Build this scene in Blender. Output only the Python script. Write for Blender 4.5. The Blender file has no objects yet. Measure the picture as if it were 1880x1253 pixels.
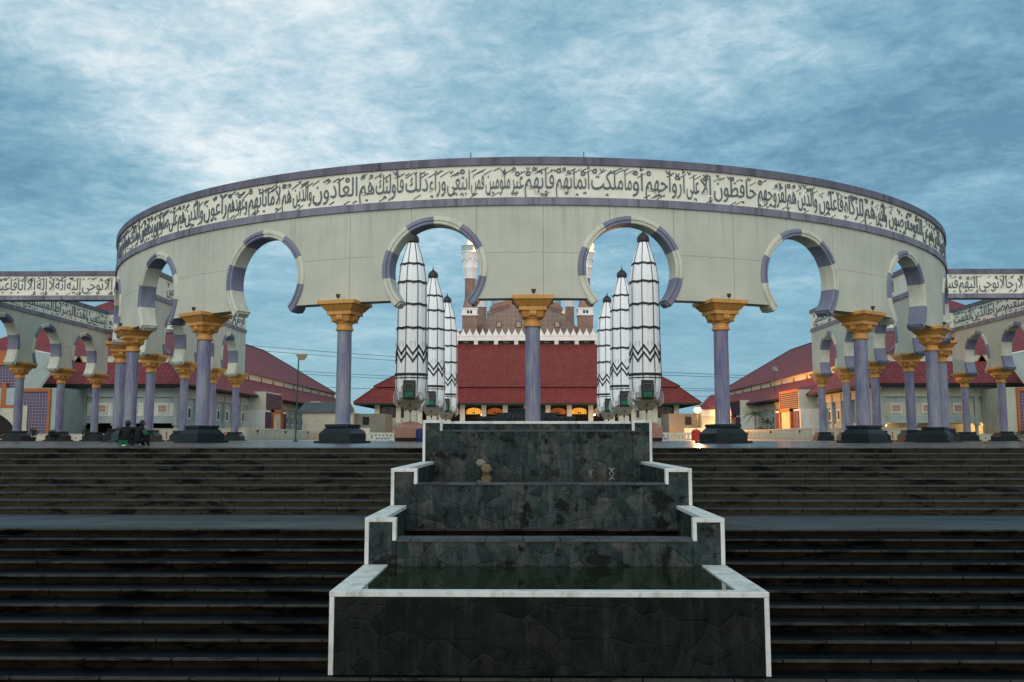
import bpy, bmesh, math, random
from mathutils import Vector, Matrix
random.seed(7)
S = bpy.context.scene
COL = S.collection
PI = math.pi
R_ = math.radians

# ------------------------------------------------------------------ camera
cam = bpy.data.cameras.new('camera')
cam.sensor_width = 36.0
cam.lens = 36.0 * 1686.56 / 1880.0
cam.clip_start = 0.1
cam.clip_end = 5000
co = bpy.data.objects.new('camera', cam)
COL.objects.link(co)
co.location = (-0.315, 0, 0.245)
co.rotation_euler = (PI / 2 + 0.1062, 0, 0.0141)
S.camera = co

# ------------------------------------------------------------------ sky, sun, exposure
SUN_EL, SUN_AZ = R_(24), R_(196)          # the glow is behind the camera, a little to the left
w = bpy.data.worlds.new('World')
S.world = w
w.use_nodes = True


class NT:
    def __init__(s, nt):
        s.nt = nt; s.n = nt.nodes; s.l = nt.links

    def new(s, t, **kw):
        nd = s.n.new(t)
        for k, v in kw.items():
            if k.startswith('i_'):
                nd.inputs[k[2:].replace('_', ' ')].default_value = v
            else:
                setattr(nd, k, v)
        return nd

    def link(s, a, b): s.l.new(a, b)

    def setin(s, sock, v):
        if isinstance(v, bpy.types.NodeSocket): s.l.new(v, sock)
        else: sock.default_value = v

    def math(s, op, a, b=0.0, c=0.0, clamp=False):
        nd = s.n.new('ShaderNodeMath'); nd.operation = op; nd.use_clamp = clamp
        s.setin(nd.inputs[0], a); s.setin(nd.inputs[1], b); s.setin(nd.inputs[2], c)
        return nd.outputs[0]

    def vmath(s, op, a, b=(0, 0, 0)):
        nd = s.n.new('ShaderNodeVectorMath'); nd.operation = op
        s.setin(nd.inputs[0], a); s.setin(nd.inputs[1], b)
        return nd.outputs['Value'] if op in ('DOT_PRODUCT', 'LENGTH') else nd.outputs[0]

    def mix(s, f, a, b, mode='MIX'):
        nd = s.n.new('ShaderNodeMix'); nd.data_type = 'RGBA'; nd.blend_type = mode
        s.setin(nd.inputs['Factor'], f); s.setin(nd.inputs[6], a); s.setin(nd.inputs[7], b)
        return nd.outputs[2]

    def ramp(s, f, pts, interp='LINEAR'):
        nd = s.n.new('ShaderNodeValToRGB'); nd.color_ramp.interpolation = interp
        e = nd.color_ramp.elements
        while len(e) < len(pts): e.new(0.5)
        for k, (p, c) in enumerate(pts):
            e[k].position = p; e[k].color = c if len(c) == 4 else (*c, 1)
        s.setin(nd.inputs[0], f)
        return nd.outputs[0]

    def noise(s, vec, scale, detail=4, rough=0.55, dist=0.0):
        nd = s.n.new('ShaderNodeTexNoise')
        nd.inputs['Scale'].default_value = scale; nd.inputs['Detail'].default_value = detail
        nd.inputs['Roughness'].default_value = rough; nd.inputs['Distortion'].default_value = dist
        if vec is not None: s.l.new(vec, nd.inputs['Vector'])
        return nd.outputs[0]

    def mapping(s, vec, scale=(1, 1, 1), loc=(0, 0, 0), rot=(0, 0, 0)):
        nd = s.n.new('ShaderNodeMapping'); s.l.new(vec, nd.inputs['Vector'])
        nd.inputs['Scale'].default_value = scale; nd.inputs['Location'].default_value = loc
        nd.inputs['Rotation'].default_value = rot
        return nd.outputs[0]


T = NT(w.node_tree)
T.n.clear()
tc = T.new('ShaderNodeTexCoord')
sky = T.new('ShaderNodeTexSky', sky_type='NISHITA', sun_disc=False, sun_elevation=SUN_EL,
            sun_rotation=SUN_AZ, air_density=1.2, dust_density=2.0, ozone_density=2.5)
sep = T.new('ShaderNodeSeparateXYZ'); T.link(tc.outputs['Generated'], sep.inputs[0])
x, y, z = sep.outputs
zz = T.math('ADD', T.math('MAXIMUM', z, 0.0), 0.16)
cb = T.new('ShaderNodeCombineXYZ')
T.link(T.math('DIVIDE', x, zz), cb.inputs[0]); T.link(T.math('DIVIDE', y, zz), cb.inputs[1])
P = cb.outputs[0]
n1 = T.noise(T.mapping(P, (0.55, 0.55, 1), (3.1, 1.7, 0)), 1.0, 4, 0.5, 0.8)
n2 = T.noise(T.mapping(P, (1.3, 1.7, 1), (0.4, 5.2, 0), (0, 0, 0.5)), 1.7, 9, 0.6, 0.35)
n3 = T.noise(T.mapping(P, (3.4, 3.6, 1), (7.4, 2.2, 0), (0, 0, 0.5)), 3.6, 7, 0.68, 0.4)


def blob(d, k):
    d = Vector(d).normalized()
    dot = T.vmath('DOT_PRODUCT', tc.outputs['Generated'], tuple(d))
    return T.math('POWER', T.math('MAXIMUM', dot, 0.0), k)


# bright broken cloud high on the left, another thin patch on the upper right
b1 = blob((-0.24, 0.91, 0.33), 24)
b2 = blob((0.20, 0.88, 0.44), 70)
b3 = blob((-0.60, 0.85, 0.20), 60)       # the grey bank low on the left
b4 = blob((0.50, 0.85, 0.20), 12)         # the deeper blue on the right
b5 = blob((-0.02, 0.88, 0.42), 160)       # grey-blue cloud at the top centre
f = T.math('MULTIPLY_ADD', n2, 0.70, T.math('MULTIPLY', n1, 0.80))
n4 = T.noise(T.mapping(P, (6, 6.5, 1), (1.4, 9.2, 0), (0, 0, 0.5)), 5.0, 5, 0.7, 0.2)
f = T.math('MULTIPLY_ADD', n3, 0.50, f)
f = T.math('MULTIPLY_ADD', n4, 0.20, f)
f = T.math('MULTIPLY_ADD', b1, 0.23, f)
f = T.math('MULTIPLY_ADD', b2, 0.10, f)
f = T.math('MULTIPLY_ADD', b3, -0.20, f)
f = T.math('MULTIPLY_ADD', b4, -0.13, f)
f = T.math('MULTIPLY_ADD', b5, -0.13, f)
f = T.math('ADD', f, -0.575)
clouds = T.ramp(f, [(0.30, (0.10, 0.23, 0.335)), (0.45, (0.170, 0.345, 0.455)), (0.60, (0.29, 0.475, 0.565)),
                    (0.74, (0.49, 0.64, 0.71)), (0.92, (0.80, 0.86, 0.87))])
hz = T.math('SUBTRACT', 1.0, T.math('MULTIPLY', T.math('MAXIMUM', z, 0.0), 3.6), clamp=True)
hz = T.math('MULTIPLY', T.math('POWER', hz, 1.15), 0.92)
low = T.mix(T.math('MULTIPLY_ADD', x, 0.9, 0.5, clamp=True), (0.215, 0.43, 0.555, 1), (0.10, 0.285, 0.44, 1))
low = T.mix(T.noise(T.mapping(tc.outputs['Generated'], (1.2, 1.2, 14)), 3.0, 4), low, T.mix(1.0, low, (1.4, 1.25, 1.15, 1), 'MULTIPLY'))
front = T.mix(hz, clouds, low)
# dawn brightness in the half of the sky behind the camera
bk = T.math('MULTIPLY_ADD', y, -0.9, 0.35, clamp=True)
ramp_b = T.mix(bk, front, (0.92, 0.97, 0.99, 1))
mixn = T.mix(0.02, ramp_b, sky.outputs[0])
hs = T.new('ShaderNodeHueSaturation'); hs.inputs['Saturation'].default_value = 1.0
T.link(mixn, hs.inputs['Color'])
bg = T.new('ShaderNodeBackground'); bg.inputs['Strength'].default_value = 1.0
out = T.new('ShaderNodeOutputWorld')
T.link(hs.outputs[0], bg.inputs[0]); T.link(bg.outputs[0], out.inputs[0])

sl = bpy.data.lights.new('sun', 'SUN')
sl.energy = 0.5; sl.angle = R_(25); sl.color = (1.0, 0.97, 0.92)
so = bpy.data.objects.new('sun', sl); COL.objects.link(so)
sd = Vector((math.sin(SUN_AZ) * math.cos(SUN_EL), math.cos(SUN_AZ) * math.cos(SUN_EL), math.sin(SUN_EL)))
so.rotation_euler = sd.to_track_quat('Z', 'Y').to_euler()

S.view_settings.view_transform = 'Standard'
S.view_settings.look = 'None'
S.view_settings.exposure = 0.0
S.view_settings.gamma = 1.0

# ------------------------------------------------------------------ materials
MATS = {}


def newmat(name):
    m = bpy.data.materials.new(name); m.use_nodes = True
    t = NT(m.node_tree)
    b = [q for q in t.n if q.type == 'BSDF_PRINCIPLED'][0]
    MATS[name] = m
    return m, t, b


def c4(c): return (c[0], c[1], c[2], 1)


def paint(name, a, b, scale=1.0, rough=0.6, bump=0.0, stretch=(1, 1, 1), dirt=None, dirt_amt=0.5, spec=0.4, metal=0.0, fine=None):
    m, t, bs = newmat(name)
    tco = t.new('ShaderNodeTexCoord').outputs['Object']
    v = t.mapping(tco, stretch)
    n = t.noise(v, scale, 6, 0.6)
    colr = t.ramp(n, [(0.33, a), (0.66, b)])
    if dirt:
        n2 = t.noise(t.mapping(tco, (stretch[0] * 1.3, stretch[1] * 1.3, stretch[2] * .45), (5, 3, 1)), scale * 1.7, 8, 0.7)
        k = t.ramp(n2, [(0.5, (0, 0, 0)), (0.72, (dirt_amt,) * 3)])
        colr = t.mix(k, colr, c4(dirt))
    t.link(colr, bs.inputs['Base Color'])
    rr = t.math('MULTIPLY_ADD', n, 0.25, rough - 0.12, clamp=True)
    t.link(rr, bs.inputs['Roughness'])
    bs.inputs['Specular IOR Level'].default_value = spec
    bs.inputs['Metallic'].default_value = metal
    if bump:
        bn = t.new('ShaderNodeBump'); bn.inputs['Strength'].default_value = bump; bn.inputs['Distance'].default_value = 0.02
        t.link(t.noise(v, (fine or scale * 8), 5, 0.6), bn.inputs['Height']); t.link(bn.outputs[0], bs.inputs['Normal'])
    return m


def emit(name, c, s):
    m, t, bs = newmat(name)
    bs.inputs['Base Color'].default_value = c4(c)
    bs.inputs['Emission Color'].default_value = c4(c)
    bs.inputs['Emission Strength'].default_value = s
    return m


# cream render of the arcade: joints, stains, hair cracks; UV = (metres along the wall, height)
def wall_mat():
    m, t, bs = newmat('cream_render')
    uv = t.new('ShaderNodeUVMap').outputs[0]
    sp = t.new('ShaderNodeSeparateXYZ'); t.link(uv, sp.inputs[0])
    u, v = sp.outputs[0], sp.outputs[1]
    base = t.ramp(t.noise(uv, 0.35, 5, 0.6), [(0.3, (0.44, 0.46, 0.375)), (0.7, (0.54, 0.555, 0.46))])
    streak = t.noise(t.mapping(uv, (2.6, 0.14, 1)), 1.0, 7, 0.7)
    k = t.ramp(streak, [(0.50, (0, 0, 0)), (0.74, (0.5,) * 3)])
    # rain streaks are stronger below the string course
    hi = t.math('MULTIPLY', t.math('SUBTRACT', v, 10.5), 0.33, clamp=True)
    base = t.mix(t.math('MULTIPLY', k, t.math('MULTIPLY_ADD', hi, 0.8, 0.25)), base, (0.22, 0.21, 0.17, 1))
    # vertical expansion joints, wandering a hair
    wob = t.math('MULTIPLY', t.noise(t.mapping(uv, (0, .5, 1)), 2.0, 2), 0.05)

    def line(coord, period, off, wdt):
        a = t.math('ADD', coord, off)
        a = t.math('ABSOLUTE', t.math('SUBTRACT', t.math('FRACT', t.math('DIVIDE', a, period)), 0.5))
        return t.math('LESS_THAN', a, wdt / period)
    j1 = line(t.math('ADD', u, wob), 3.79, 0.4, 0.018)
    j2 = t.math('MULTIPLY', t.math('LESS_THAN', t.math('ABSOLUTE', t.math('SUBTRACT', t.math('ADD', v, t.math('MULTIPLY', t.noise(t.mapping(uv, (.6, 0, 1)), 2.0, 3), 0.25)), 10.95)), 0.016),
                t.math('GREATER_THAN', t.noise(t.mapping(uv, (.18, 0, 1), (3, 0, 0)), 1.0, 1), 0.42))
    jj = t.math('MULTIPLY', t.math('MAXIMUM', j1, j2), t.math('MULTIPLY_ADD', t.noise(uv, 1.3, 3), 0.9, 0.1))
    base = t.mix(jj, base, (0.10, 0.095, 0.08, 1))
    # a little mottling and rust-brown specks
    base = t.mix(t.ramp(t.noise(uv, 5.0, 5, 0.7), [(0.62, (0, 0, 0)), (0.8, (0.2,) * 3)]), base, (0.30, 0.27, 0.2, 1))
    t.link(base, bs.inputs['Base Color'])
    bs.inputs['Roughness'].default_value = 0.75
    bn = t.new('ShaderNodeBump'); bn.inputs['Strength'].default_value = 0.25; bn.inputs['Distance'].default_value = 0.02
    t.link(t.math('SUBTRACT', t.noise(uv, 9.0, 5), t.math('MULTIPLY', jj, 1.5)), bn.inputs['Height']); t.link(bn.outputs[0], bs.inputs['Normal'])
    return m


wall_mat()
paint('panel_cream', (0.73, 0.725, 0.58), (0.81, 0.80, 0.67), 0.5, 0.7, 0.1, dirt=(0.33, 0.32, 0.25), dirt_amt=0.4)
paint('course_violet', (0.14, 0.14, 0.18), (0.25, 0.245, 0.30), 0.8, 0.6, 0.2, (1, 1, .25), dirt=(0.03, 0.03, 0.035), dirt_amt=0.9)
paint('cornice_grey', (0.085, 0.085, 0.115), (0.16, 0.155, 0.20), 0.7, 0.6, 0.2, (1, 1, .25), dirt=(0.02, 0.02, 0.025), dirt_amt=0.9)
paint('arch_violet', (0.16, 0.17, 0.235), (0.205, 0.22, 0.29), 0.8, 0.55, 0.1, dirt=(0.09, 0.09, 0.13), dirt_amt=0.5)
paint('arch_cream', (0.53, 0.54, 0.43), (0.62, 0.625, 0.51), 0.8, 0.6, 0.1, dirt=(0.30, 0.29, 0.23), dirt_amt=0.5)
paint('letter_slate', (0.075, 0.095, 0.115), (0.125, 0.15, 0.17), 2.0, 0.6)
paint('gold_paint', (0.50, 0.235, 0.055), (0.66, 0.33, 0.085), 1.4, 0.5, 0.1, dirt=(0.16, 0.09, 0.04), dirt_amt=0.6, spec=0.4, metal=0.1)
paint('column_base_stone', (0.006, 0.010, 0.012), (0.014, 0.022, 0.025), 1.2, 0.4, 0.1, spec=0.22)


def shaft_mat():
    m, t, bs = newmat('column_violet')
    tco = t.new('ShaderNodeTexCoord').outputs['Object']
    oi = t.new('ShaderNodeObjectInfo').outputs['Random']
    off = t.new('ShaderNodeCombineXYZ'); t.link(t.math('MULTIPLY', oi, 40.0), off.inputs[0]); t.link(t.math('MULTIPLY', oi, 17.0), off.inputs[2])
    p = t.vmath('ADD', tco, off.outputs[0])
    n = t.noise(t.mapping(p, (1, 1, .35)), 1.1, 5, 0.6)
    base = t.ramp(n, [(0.36, (0.115, 0.105, 0.225)), (0.48, (0.155, 0.16, 0.25)), (0.60, (0.205, 0.225, 0.275))])
    st = t.noise(t.mapping(p, (9, 9, .5)), 1.2, 7, 0.75)
    base = t.mix(t.ramp(st, [(0.48, (0, 0, 0)), (0.64, (0.8,) * 3)]), base, (0.30, 0.30, 0.31, 1))
    st2 = t.noise(t.mapping(p, (6, 6, .4), (3, 8, 2)), 1.0, 6, 0.7)
    base = t.mix(t.ramp(st2, [(0.56, (0, 0, 0)), (0.70, (0.75,) * 3)]), base, (0.09, 0.07, 0.16, 1))
    t.link(base, bs.inputs['Base Color'])
    bs.inputs['Roughness'].default_value = 0.55
    bn = t.new('ShaderNodeBump'); bn.inputs['Strength'].default_value = 0.3; bn.inputs['Distance'].default_value = 0.02
    t.link(st, bn.inputs['Height']); t.link(bn.outputs[0], bs.inputs['Normal'])


shaft_mat()


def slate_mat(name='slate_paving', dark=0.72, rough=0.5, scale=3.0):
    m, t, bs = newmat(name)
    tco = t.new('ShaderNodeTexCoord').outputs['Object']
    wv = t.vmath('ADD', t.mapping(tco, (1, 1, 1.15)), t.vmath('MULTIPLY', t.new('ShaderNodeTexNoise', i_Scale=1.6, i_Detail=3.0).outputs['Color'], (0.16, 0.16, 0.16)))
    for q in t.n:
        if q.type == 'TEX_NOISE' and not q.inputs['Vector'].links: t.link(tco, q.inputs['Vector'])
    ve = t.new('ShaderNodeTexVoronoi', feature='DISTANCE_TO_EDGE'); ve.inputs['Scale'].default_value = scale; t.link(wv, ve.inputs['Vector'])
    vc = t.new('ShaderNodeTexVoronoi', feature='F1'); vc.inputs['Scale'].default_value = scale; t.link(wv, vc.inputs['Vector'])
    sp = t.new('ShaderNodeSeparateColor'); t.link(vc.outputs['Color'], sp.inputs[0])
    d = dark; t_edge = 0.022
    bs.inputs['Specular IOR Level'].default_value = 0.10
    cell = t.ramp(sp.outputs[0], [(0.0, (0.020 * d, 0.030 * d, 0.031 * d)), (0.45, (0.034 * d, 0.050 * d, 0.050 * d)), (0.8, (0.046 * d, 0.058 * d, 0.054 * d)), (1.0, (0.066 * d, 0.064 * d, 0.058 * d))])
    fn = t.ramp(t.noise(t.mapping(tco, (1, 1, .6)), 6.0, 9, 0.72), [(0.3, (0, 0, 0)), (0.7, (1, 1, 1))])
    cell = t.mix(t.math('MULTIPLY', fn, 1.0), t.mix(1.0, cell, (0.16, 0.18, 0.18, 1), 'MULTIPLY'), t.mix(1.0, cell, (2.0, 2.15, 2.1, 1), 'MULTIPLY'))
    # pale lime runs
    lime = t.noise(t.mapping(tco, (4.5, 4.5, .55)), 1.0, 7, 0.75)
    cell = t.mix(t.ramp(lime, [(0.52, (0, 0, 0)), (0.74, (0.6,) * 3)]), cell, (0.15 * d + .01, 0.165 * d + .01, 0.16 * d + .01, 1))
    edge = t.ramp(ve.outputs['Distance'], [(0.0, (1, 1, 1)), (t_edge, (0, 0, 0))])
    edge = t.math('MULTIPLY', edge, t.ramp(t.noise(tco, 1.3, 4), [(0.35, (0.35,) * 3), (0.55, (1, 1, 1))]))
    cell = t.mix(edge, cell, (0.006, 0.008, 0.008, 1))
    # missing stones: black mortar patches
    holes = t.ramp(t.noise(t.mapping(tco, (1, 1, 1), (9, 2, 4)), 2.2, 5, 0.6), [(0.56, (0, 0, 0)), (0.61, (0.92,) * 3)])
    cell = t.mix(holes, cell, (0.006, 0.007, 0.007, 1))
    t.link(cell, bs.inputs['Base Color'])
    t.link(t.math('MULTIPLY_ADD', fn, 0.4, rough - 0.15), bs.inputs['Roughness'])
    bn = t.new('ShaderNodeBump'); bn.inputs['Strength'].default_value = 0.45; bn.inputs['Distance'].default_value = 0.02
    h = t.math('MULTIPLY_ADD', t.math('MINIMUM', ve.outputs['Distance'], 0.06), 9.0, t.math('MULTIPLY_ADD', fn, 0.35, t.math('MULTIPLY', sp.outputs[1], 0.5)))
    t.link(h, bn.inputs['Height']); t.link(bn.outputs[0], bs.inputs['Normal'])


slate_mat()
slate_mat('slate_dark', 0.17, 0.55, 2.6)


def step_mat(name, a, b, black, amt, rough, scale=1.0, joints=1.2):
    m, t, bs = newmat(name)
    tco = t.new('ShaderNodeTexCoord').outputs['Object']
    base = t.ramp(t.noise(t.mapping(tco, (1, 1, 3)), 2.2 * scale, 7, 0.65), [(0.3, a), (0.7, b)])
    st = t.noise(t.mapping(tco, (.8, .8, 3.0), (2, 0, 7)), 1.1, 9, 0.72)
    base = t.mix(t.ramp(st, [(0.52, (0, 0, 0)), (0.57, (amt,) * 3)]), base, c4(black))
    sp = t.new('ShaderNodeSeparateXYZ'); t.link(tco, sp.inputs[0])
    if joints:
        jx = t.math('ABSOLUTE', t.math('SUBTRACT', t.math('FRACT', t.math('DIVIDE', t.math('ADD', sp.outputs[0], t.math('MULTIPLY', t.math('FLOOR', t.math('MULTIPLY', sp.outputs[2], 6.9)), 0.43)), joints)), 0.5))
        base = t.mix(t.math('MULTIPLY', t.math('LESS_THAN', jx, 0.011), 0.9), base, (0.004, 0.004, 0.004, 1))
    t.link(base, bs.inputs['Base Color'])
    bs.inputs['Specular IOR Level'].default_value = 0.10 if 'upper' in name else 0.02
    rn = t.noise(t.mapping(tco, (.5, 1.1, 1)), 1.5, 5)
    t.link(t.math('MULTIPLY_ADD', rn, 0.5, rough - 0.25, clamp=True), bs.inputs['Roughness'])
    bn = t.new('ShaderNodeBump'); bn.inputs['Strength'].default_value = 0.35; bn.inputs['Distance'].default_value = 0.015
    t.link(t.noise(tco, 14, 6, 0.65), bn.inputs['Height']); t.link(bn.outputs[0], bs.inputs['Normal'])


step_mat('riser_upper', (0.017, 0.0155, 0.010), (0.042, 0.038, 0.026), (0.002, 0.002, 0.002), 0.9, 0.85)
step_mat('riser_lower', (0.004, 0.003, 0.002), (0.015, 0.0115, 0.007), (0.0006, 0.0006, 0.0006), 0.97, 0.85)  # lower flight: darker copies of the step materials, shade put into the colour
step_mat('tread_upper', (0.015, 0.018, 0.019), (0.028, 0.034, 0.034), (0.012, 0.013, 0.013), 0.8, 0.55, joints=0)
step_mat('tread_lower', (0.001, 0.002, 0.0025), (0.0055, 0.0085, 0.011), (0.001, 0.0015, 0.002), 0.8, 0.5, joints=0)  # near-black tread, shading of the lower flight painted in
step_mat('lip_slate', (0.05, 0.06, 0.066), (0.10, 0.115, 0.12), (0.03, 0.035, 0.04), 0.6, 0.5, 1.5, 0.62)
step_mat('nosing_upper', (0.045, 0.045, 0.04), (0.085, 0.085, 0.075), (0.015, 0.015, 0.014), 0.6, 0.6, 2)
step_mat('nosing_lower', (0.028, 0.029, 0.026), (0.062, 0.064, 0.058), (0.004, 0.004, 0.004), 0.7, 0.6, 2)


def floor_mat(name, a, b, rough, tile, gap=(0.02, 0.02, 0.02), spec=0.4):
    m, t, bs = newmat(name)
    bs.inputs['Specular IOR Level'].default_value = spec
    tco = t.new('ShaderNodeTexCoord').outputs['Object']
    sp = t.new('ShaderNodeSeparateXYZ'); t.link(tco, sp.inputs[0])
    base = t.ramp(t.noise(tco, 1.4, 7, 0.65), [(0.3, a), (0.7, b)])
    veins = t.noise(t.mapping(tco, (1, .35, 1), rot=(0, 0, 0.6)), 2.4, 6, 0.6, 1.2)
    base = t.mix(t.ramp(veins, [(0.6, (0, 0, 0)), (0.75, (0.4,) * 3)]), base, c4([q * 1.8 for q in b]))

    def line(co_):
        a_ = t.math('ABSOLUTE', t.math('SUBTRACT', t.math('FRACT', t.math('DIVIDE', co_, tile)), 0.5))
        return t.math('LESS_THAN', a_, 0.008)
    ln = t.math('MAXIMUM', line(sp.outputs[0]), line(sp.outputs[1]))
    base = t.mix(t.math('MULTIPLY', ln, 0.7), base, c4(gap))
    t.link(base, bs.inputs['Base Color'])
    wet = t.noise(t.mapping(tco, (.22, .5, 1)), 1.0, 5, 0.6)
    t.link(t.ramp(wet, [(0.35, (rough * .5,) * 3), (0.65, (rough * 1.6,) * 3)]), bs.inputs['Roughness'])
    bn = t.new('ShaderNodeBump'); bn.inputs['Strength'].default_value = 0.12; bn.inputs['Distance'].default_value = 0.01
    t.link(t.noise(tco, 3.5, 4), bn.inputs['Height']); t.link(bn.outputs[0], bs.inputs['Normal'])


floor_mat('plaza_granite', (0.025, 0.031, 0.032), (0.045, 0.052, 0.052), 0.22, 0.6, spec=0.22)
floor_mat('landing_granite', (0.020, 0.027, 0.031), (0.040, 0.050, 0.056), 0.5, 1.1, spec=0.2)
floor_mat('court_marble', (0.42, 0.48, 0.50), (0.55, 0.60, 0.61), 0.2, 1.2, (0.2, 0.2, 0.2))
paint('coping_white', (0.56, 0.58, 0.54), (0.70, 0.71, 0.67), 2.2, 0.5, 0.15, dirt=(0.22, 0.19, 0.14), dirt_amt=0.75)


def water_mat(name, c, rough=0.03):
    m, t, bs = newmat(name)
    bs.inputs['Base Color'].default_value = c4(c)
    bs.inputs['Roughness'].default_value = rough
    bs.inputs['IOR'].default_value = 1.33
    bn = t.new('ShaderNodeBump'); bn.inputs['Strength'].default_value = 0.05; bn.inputs['Distance'].default_value = 0.01
    t.link(t.noise(t.new('ShaderNodeTexCoord').outputs['Object'], 2.5, 3), bn.inputs['Height']); t.link(bn.outputs[0], bs.inputs['Normal'])


water_mat('pond_green', (0.006, 0.012, 0.002))
water_mat('pond_brown', (0.010, 0.008, 0.005))


def roof_mat(name, a, b, pu, pv, str_=0.5):
    """UV in metres: u along the eave, v up the slope"""
    m, t, bs = newmat(name)
    uv = t.new('ShaderNodeUVMap').outputs[0]
    sp = t.new('ShaderNodeSeparateXYZ'); t.link(uv, sp.inputs[0])
    fu = t.math('FRACT', t.math('DIVIDE', sp.outputs[0], pu))
    fv = t.math('FRACT', t.math('DIVIDE', sp.outputs[1], pv))
    hu = t.math('SINE', t.math('MULTIPLY', fu, PI))
    base = t.ramp(t.noise(uv, 0.5, 6, 0.65), [(0.3, a), (0.7, b)])
    dk = t.math('SUBTRACT', 1.0, t.math('MINIMUM', t.math('MULTIPLY', hu, 2.2), 1.0))
    dv = t.math('LESS_THAN', fv, 0.16)
    k = t.math('MULTIPLY', t.math('MAXIMUM', dk, dv), str_)
    base = t.mix(k, base, (a[0] * .25, a[1] * .25, a[2] * .25, 1))
    tint = t.new('ShaderNodeTexWhiteNoise'); cbn = t.new('ShaderNodeCombineXYZ')
    t.link(t.math('FLOOR', t.math('DIVIDE', sp.outputs[0], pu)), cbn.inputs[0]); t.link(t.math('FLOOR', t.math('DIVIDE', sp.outputs[1], pv)), cbn.inputs[1])
    t.link(cbn.outputs[0], tint.inputs['Vector'])
    base = t.mix(t.math('MULTIPLY', tint.outputs['Value'], 0.35), base, (b[0] * 1.5, b[1] * 1.6, b[2] * 1.6, 1))
    t.link(base, bs.inputs['Base Color'])
    bs.inputs['Roughness'].default_value = 0.65; bs.inputs['Specular IOR Level'].default_value = 0.25
    bn = t.new('ShaderNodeBump'); bn.inputs['Strength'].default_value = 0.8; bn.inputs['Distance'].default_value = 0.08
    t.link(t.math('MULTIPLY_ADD', fv, -0.5, hu), bn.inputs['Height']); t.link(bn.outputs[0], bs.inputs['Normal'])


roof_mat('roof_red', (0.142, 0.024, 0.022), (0.185, 0.033, 0.029), 0.62, 0.9, 0.4)
roof_mat('roof_maroon', (0.165, 0.033, 0.040), (0.21, 0.046, 0.053), 0.62, 0.62, 0.75)
roof_mat('roof_slate_grey', (0.05, 0.065, 0.068), (0.08, 0.095, 0.095), 0.5, 0.5)
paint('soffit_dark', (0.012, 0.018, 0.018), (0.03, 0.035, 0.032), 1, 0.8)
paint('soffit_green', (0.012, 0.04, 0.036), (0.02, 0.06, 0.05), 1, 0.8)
paint('building_grey', (0.33, 0.41, 0.395), (0.40, 0.475, 0.455), 0.4, 0.75, dirt=(0.15, 0.17, 0.16), dirt_amt=0.4)
paint('building_cream', (0.46, 0.46, 0.36), (0.56, 0.55, 0.44), 0.4, 0.75, dirt=(0.22, 0.2, 0.15), dirt_amt=0.5)
paint('building_white', (0.62, 0.64, 0.58), (0.72, 0.73, 0.66), 0.5, 0.7, dirt=(0.35, 0.34, 0.3), dirt_amt=0.4)
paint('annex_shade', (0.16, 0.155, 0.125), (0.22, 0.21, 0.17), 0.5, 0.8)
paint('orange_trim', (0.36, 0.105, 0.032), (0.45, 0.15, 0.05), 0.8, 0.7)
paint('violet_siding', (0.045, 0.026, 0.055), (0.08, 0.045, 0.085), 1.0, 0.7)
paint('glass_dark', (0.010, 0.014, 0.016), (0.02, 0.022, 0.02), 1, 0.2, spec=0.6)
paint('opening_dark', (0.012, 0.010, 0.009), (0.022, 0.018, 0.014), 1, 0.85)
paint('mosque_brown', (0.22, 0.135, 0.105), (0.31, 0.20, 0.16), 0.5, 0.8, 0.2, dirt=(0.10, 0.085, 0.085), dirt_amt=0.6)
paint('mosque_white', (0.74, 0.76, 0.74), (0.84, 0.85, 0.82), 0.5, 0.6, dirt=(0.42, 0.42, 0.4), dirt_amt=0.4)
paint('mosque_cream', (0.60, 0.58, 0.46), (0.70, 0.68, 0.54), 0.5, 0.7, dirt=(0.3, 0.28, 0.2), dirt_amt=0.4)
paint('copper_roof', (0.18, 0.09, 0.075), (0.24, 0.13, 0.10), 0.6, 0.4, metal=0.4)
paint('canvas_white', (0.90, 0.93, 0.92), (0.95, 0.95, 0.93), 1.2, 0.7, 0.0, (1, 1, .3), dirt=(0.78, 0.82, 0.83), dirt_amt=0.3)
paint('black_metal', (0.008, 0.010, 0.012), (0.02, 0.022, 0.024), 2, 0.35)
paint('onion_dark', (0.012, 0.014, 0.018), (0.03, 0.03, 0.034), 2, 0.3)
paint('machine_brown', (0.07, 0.065, 0.055), (0.10, 0.09, 0.075), 2, 0.5)
paint('machine_green', (0.0, 0.11, 0.065), (0.005, 0.15, 0.09), 2, 0.5)
paint('bracket_grey', (0.30, 0.32, 0.30), (0.42, 0.43, 0.40), 2, 0.5)
paint('bowl_bronze', (0.17, 0.16, 0.115), (0.24, 0.22, 0.16), 1.5, 0.5)
paint('pedestal_pink', (0.34, 0.17, 0.125), (0.43, 0.23, 0.17), 1.5, 0.6, 0.1, dirt=(0.25, 0.13, 0.1), dirt_amt=0.4)
paint('tank_red', (0.42, 0.02, 0.015), (0.52, 0.03, 0.02), 1, 0.35)
paint('drum_blue', (0.006, 0.014, 0.09), (0.01, 0.02, 0.13), 1, 0.35)
paint('sign_white', (0.72, 0.74, 0.72), (0.8, 0.8, 0.78), 1, 0.5)
paint('sign_black', (0.01, 0.02, 0.02), (0.02, 0.03, 0.03), 1, 0.5)
paint('post_green', (0.0, 0.07, 0.065), (0.0, 0.10, 0.09), 1, 0.4)
paint('lamp_beige', (0.35, 0.30, 0.2), (0.42, 0.36, 0.25), 1, 0.5)
paint('parapet_cream', (0.50, 0.49, 0.38), (0.60, 0.58, 0.46), 0.7, 0.7, dirt=(0.25, 0.22, 0.16), dirt_amt=0.5)
paint('cloth_black', (0.002, 0.0025, 0.004), (0.005, 0.005, 0.008), 5, 0.9)
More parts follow.
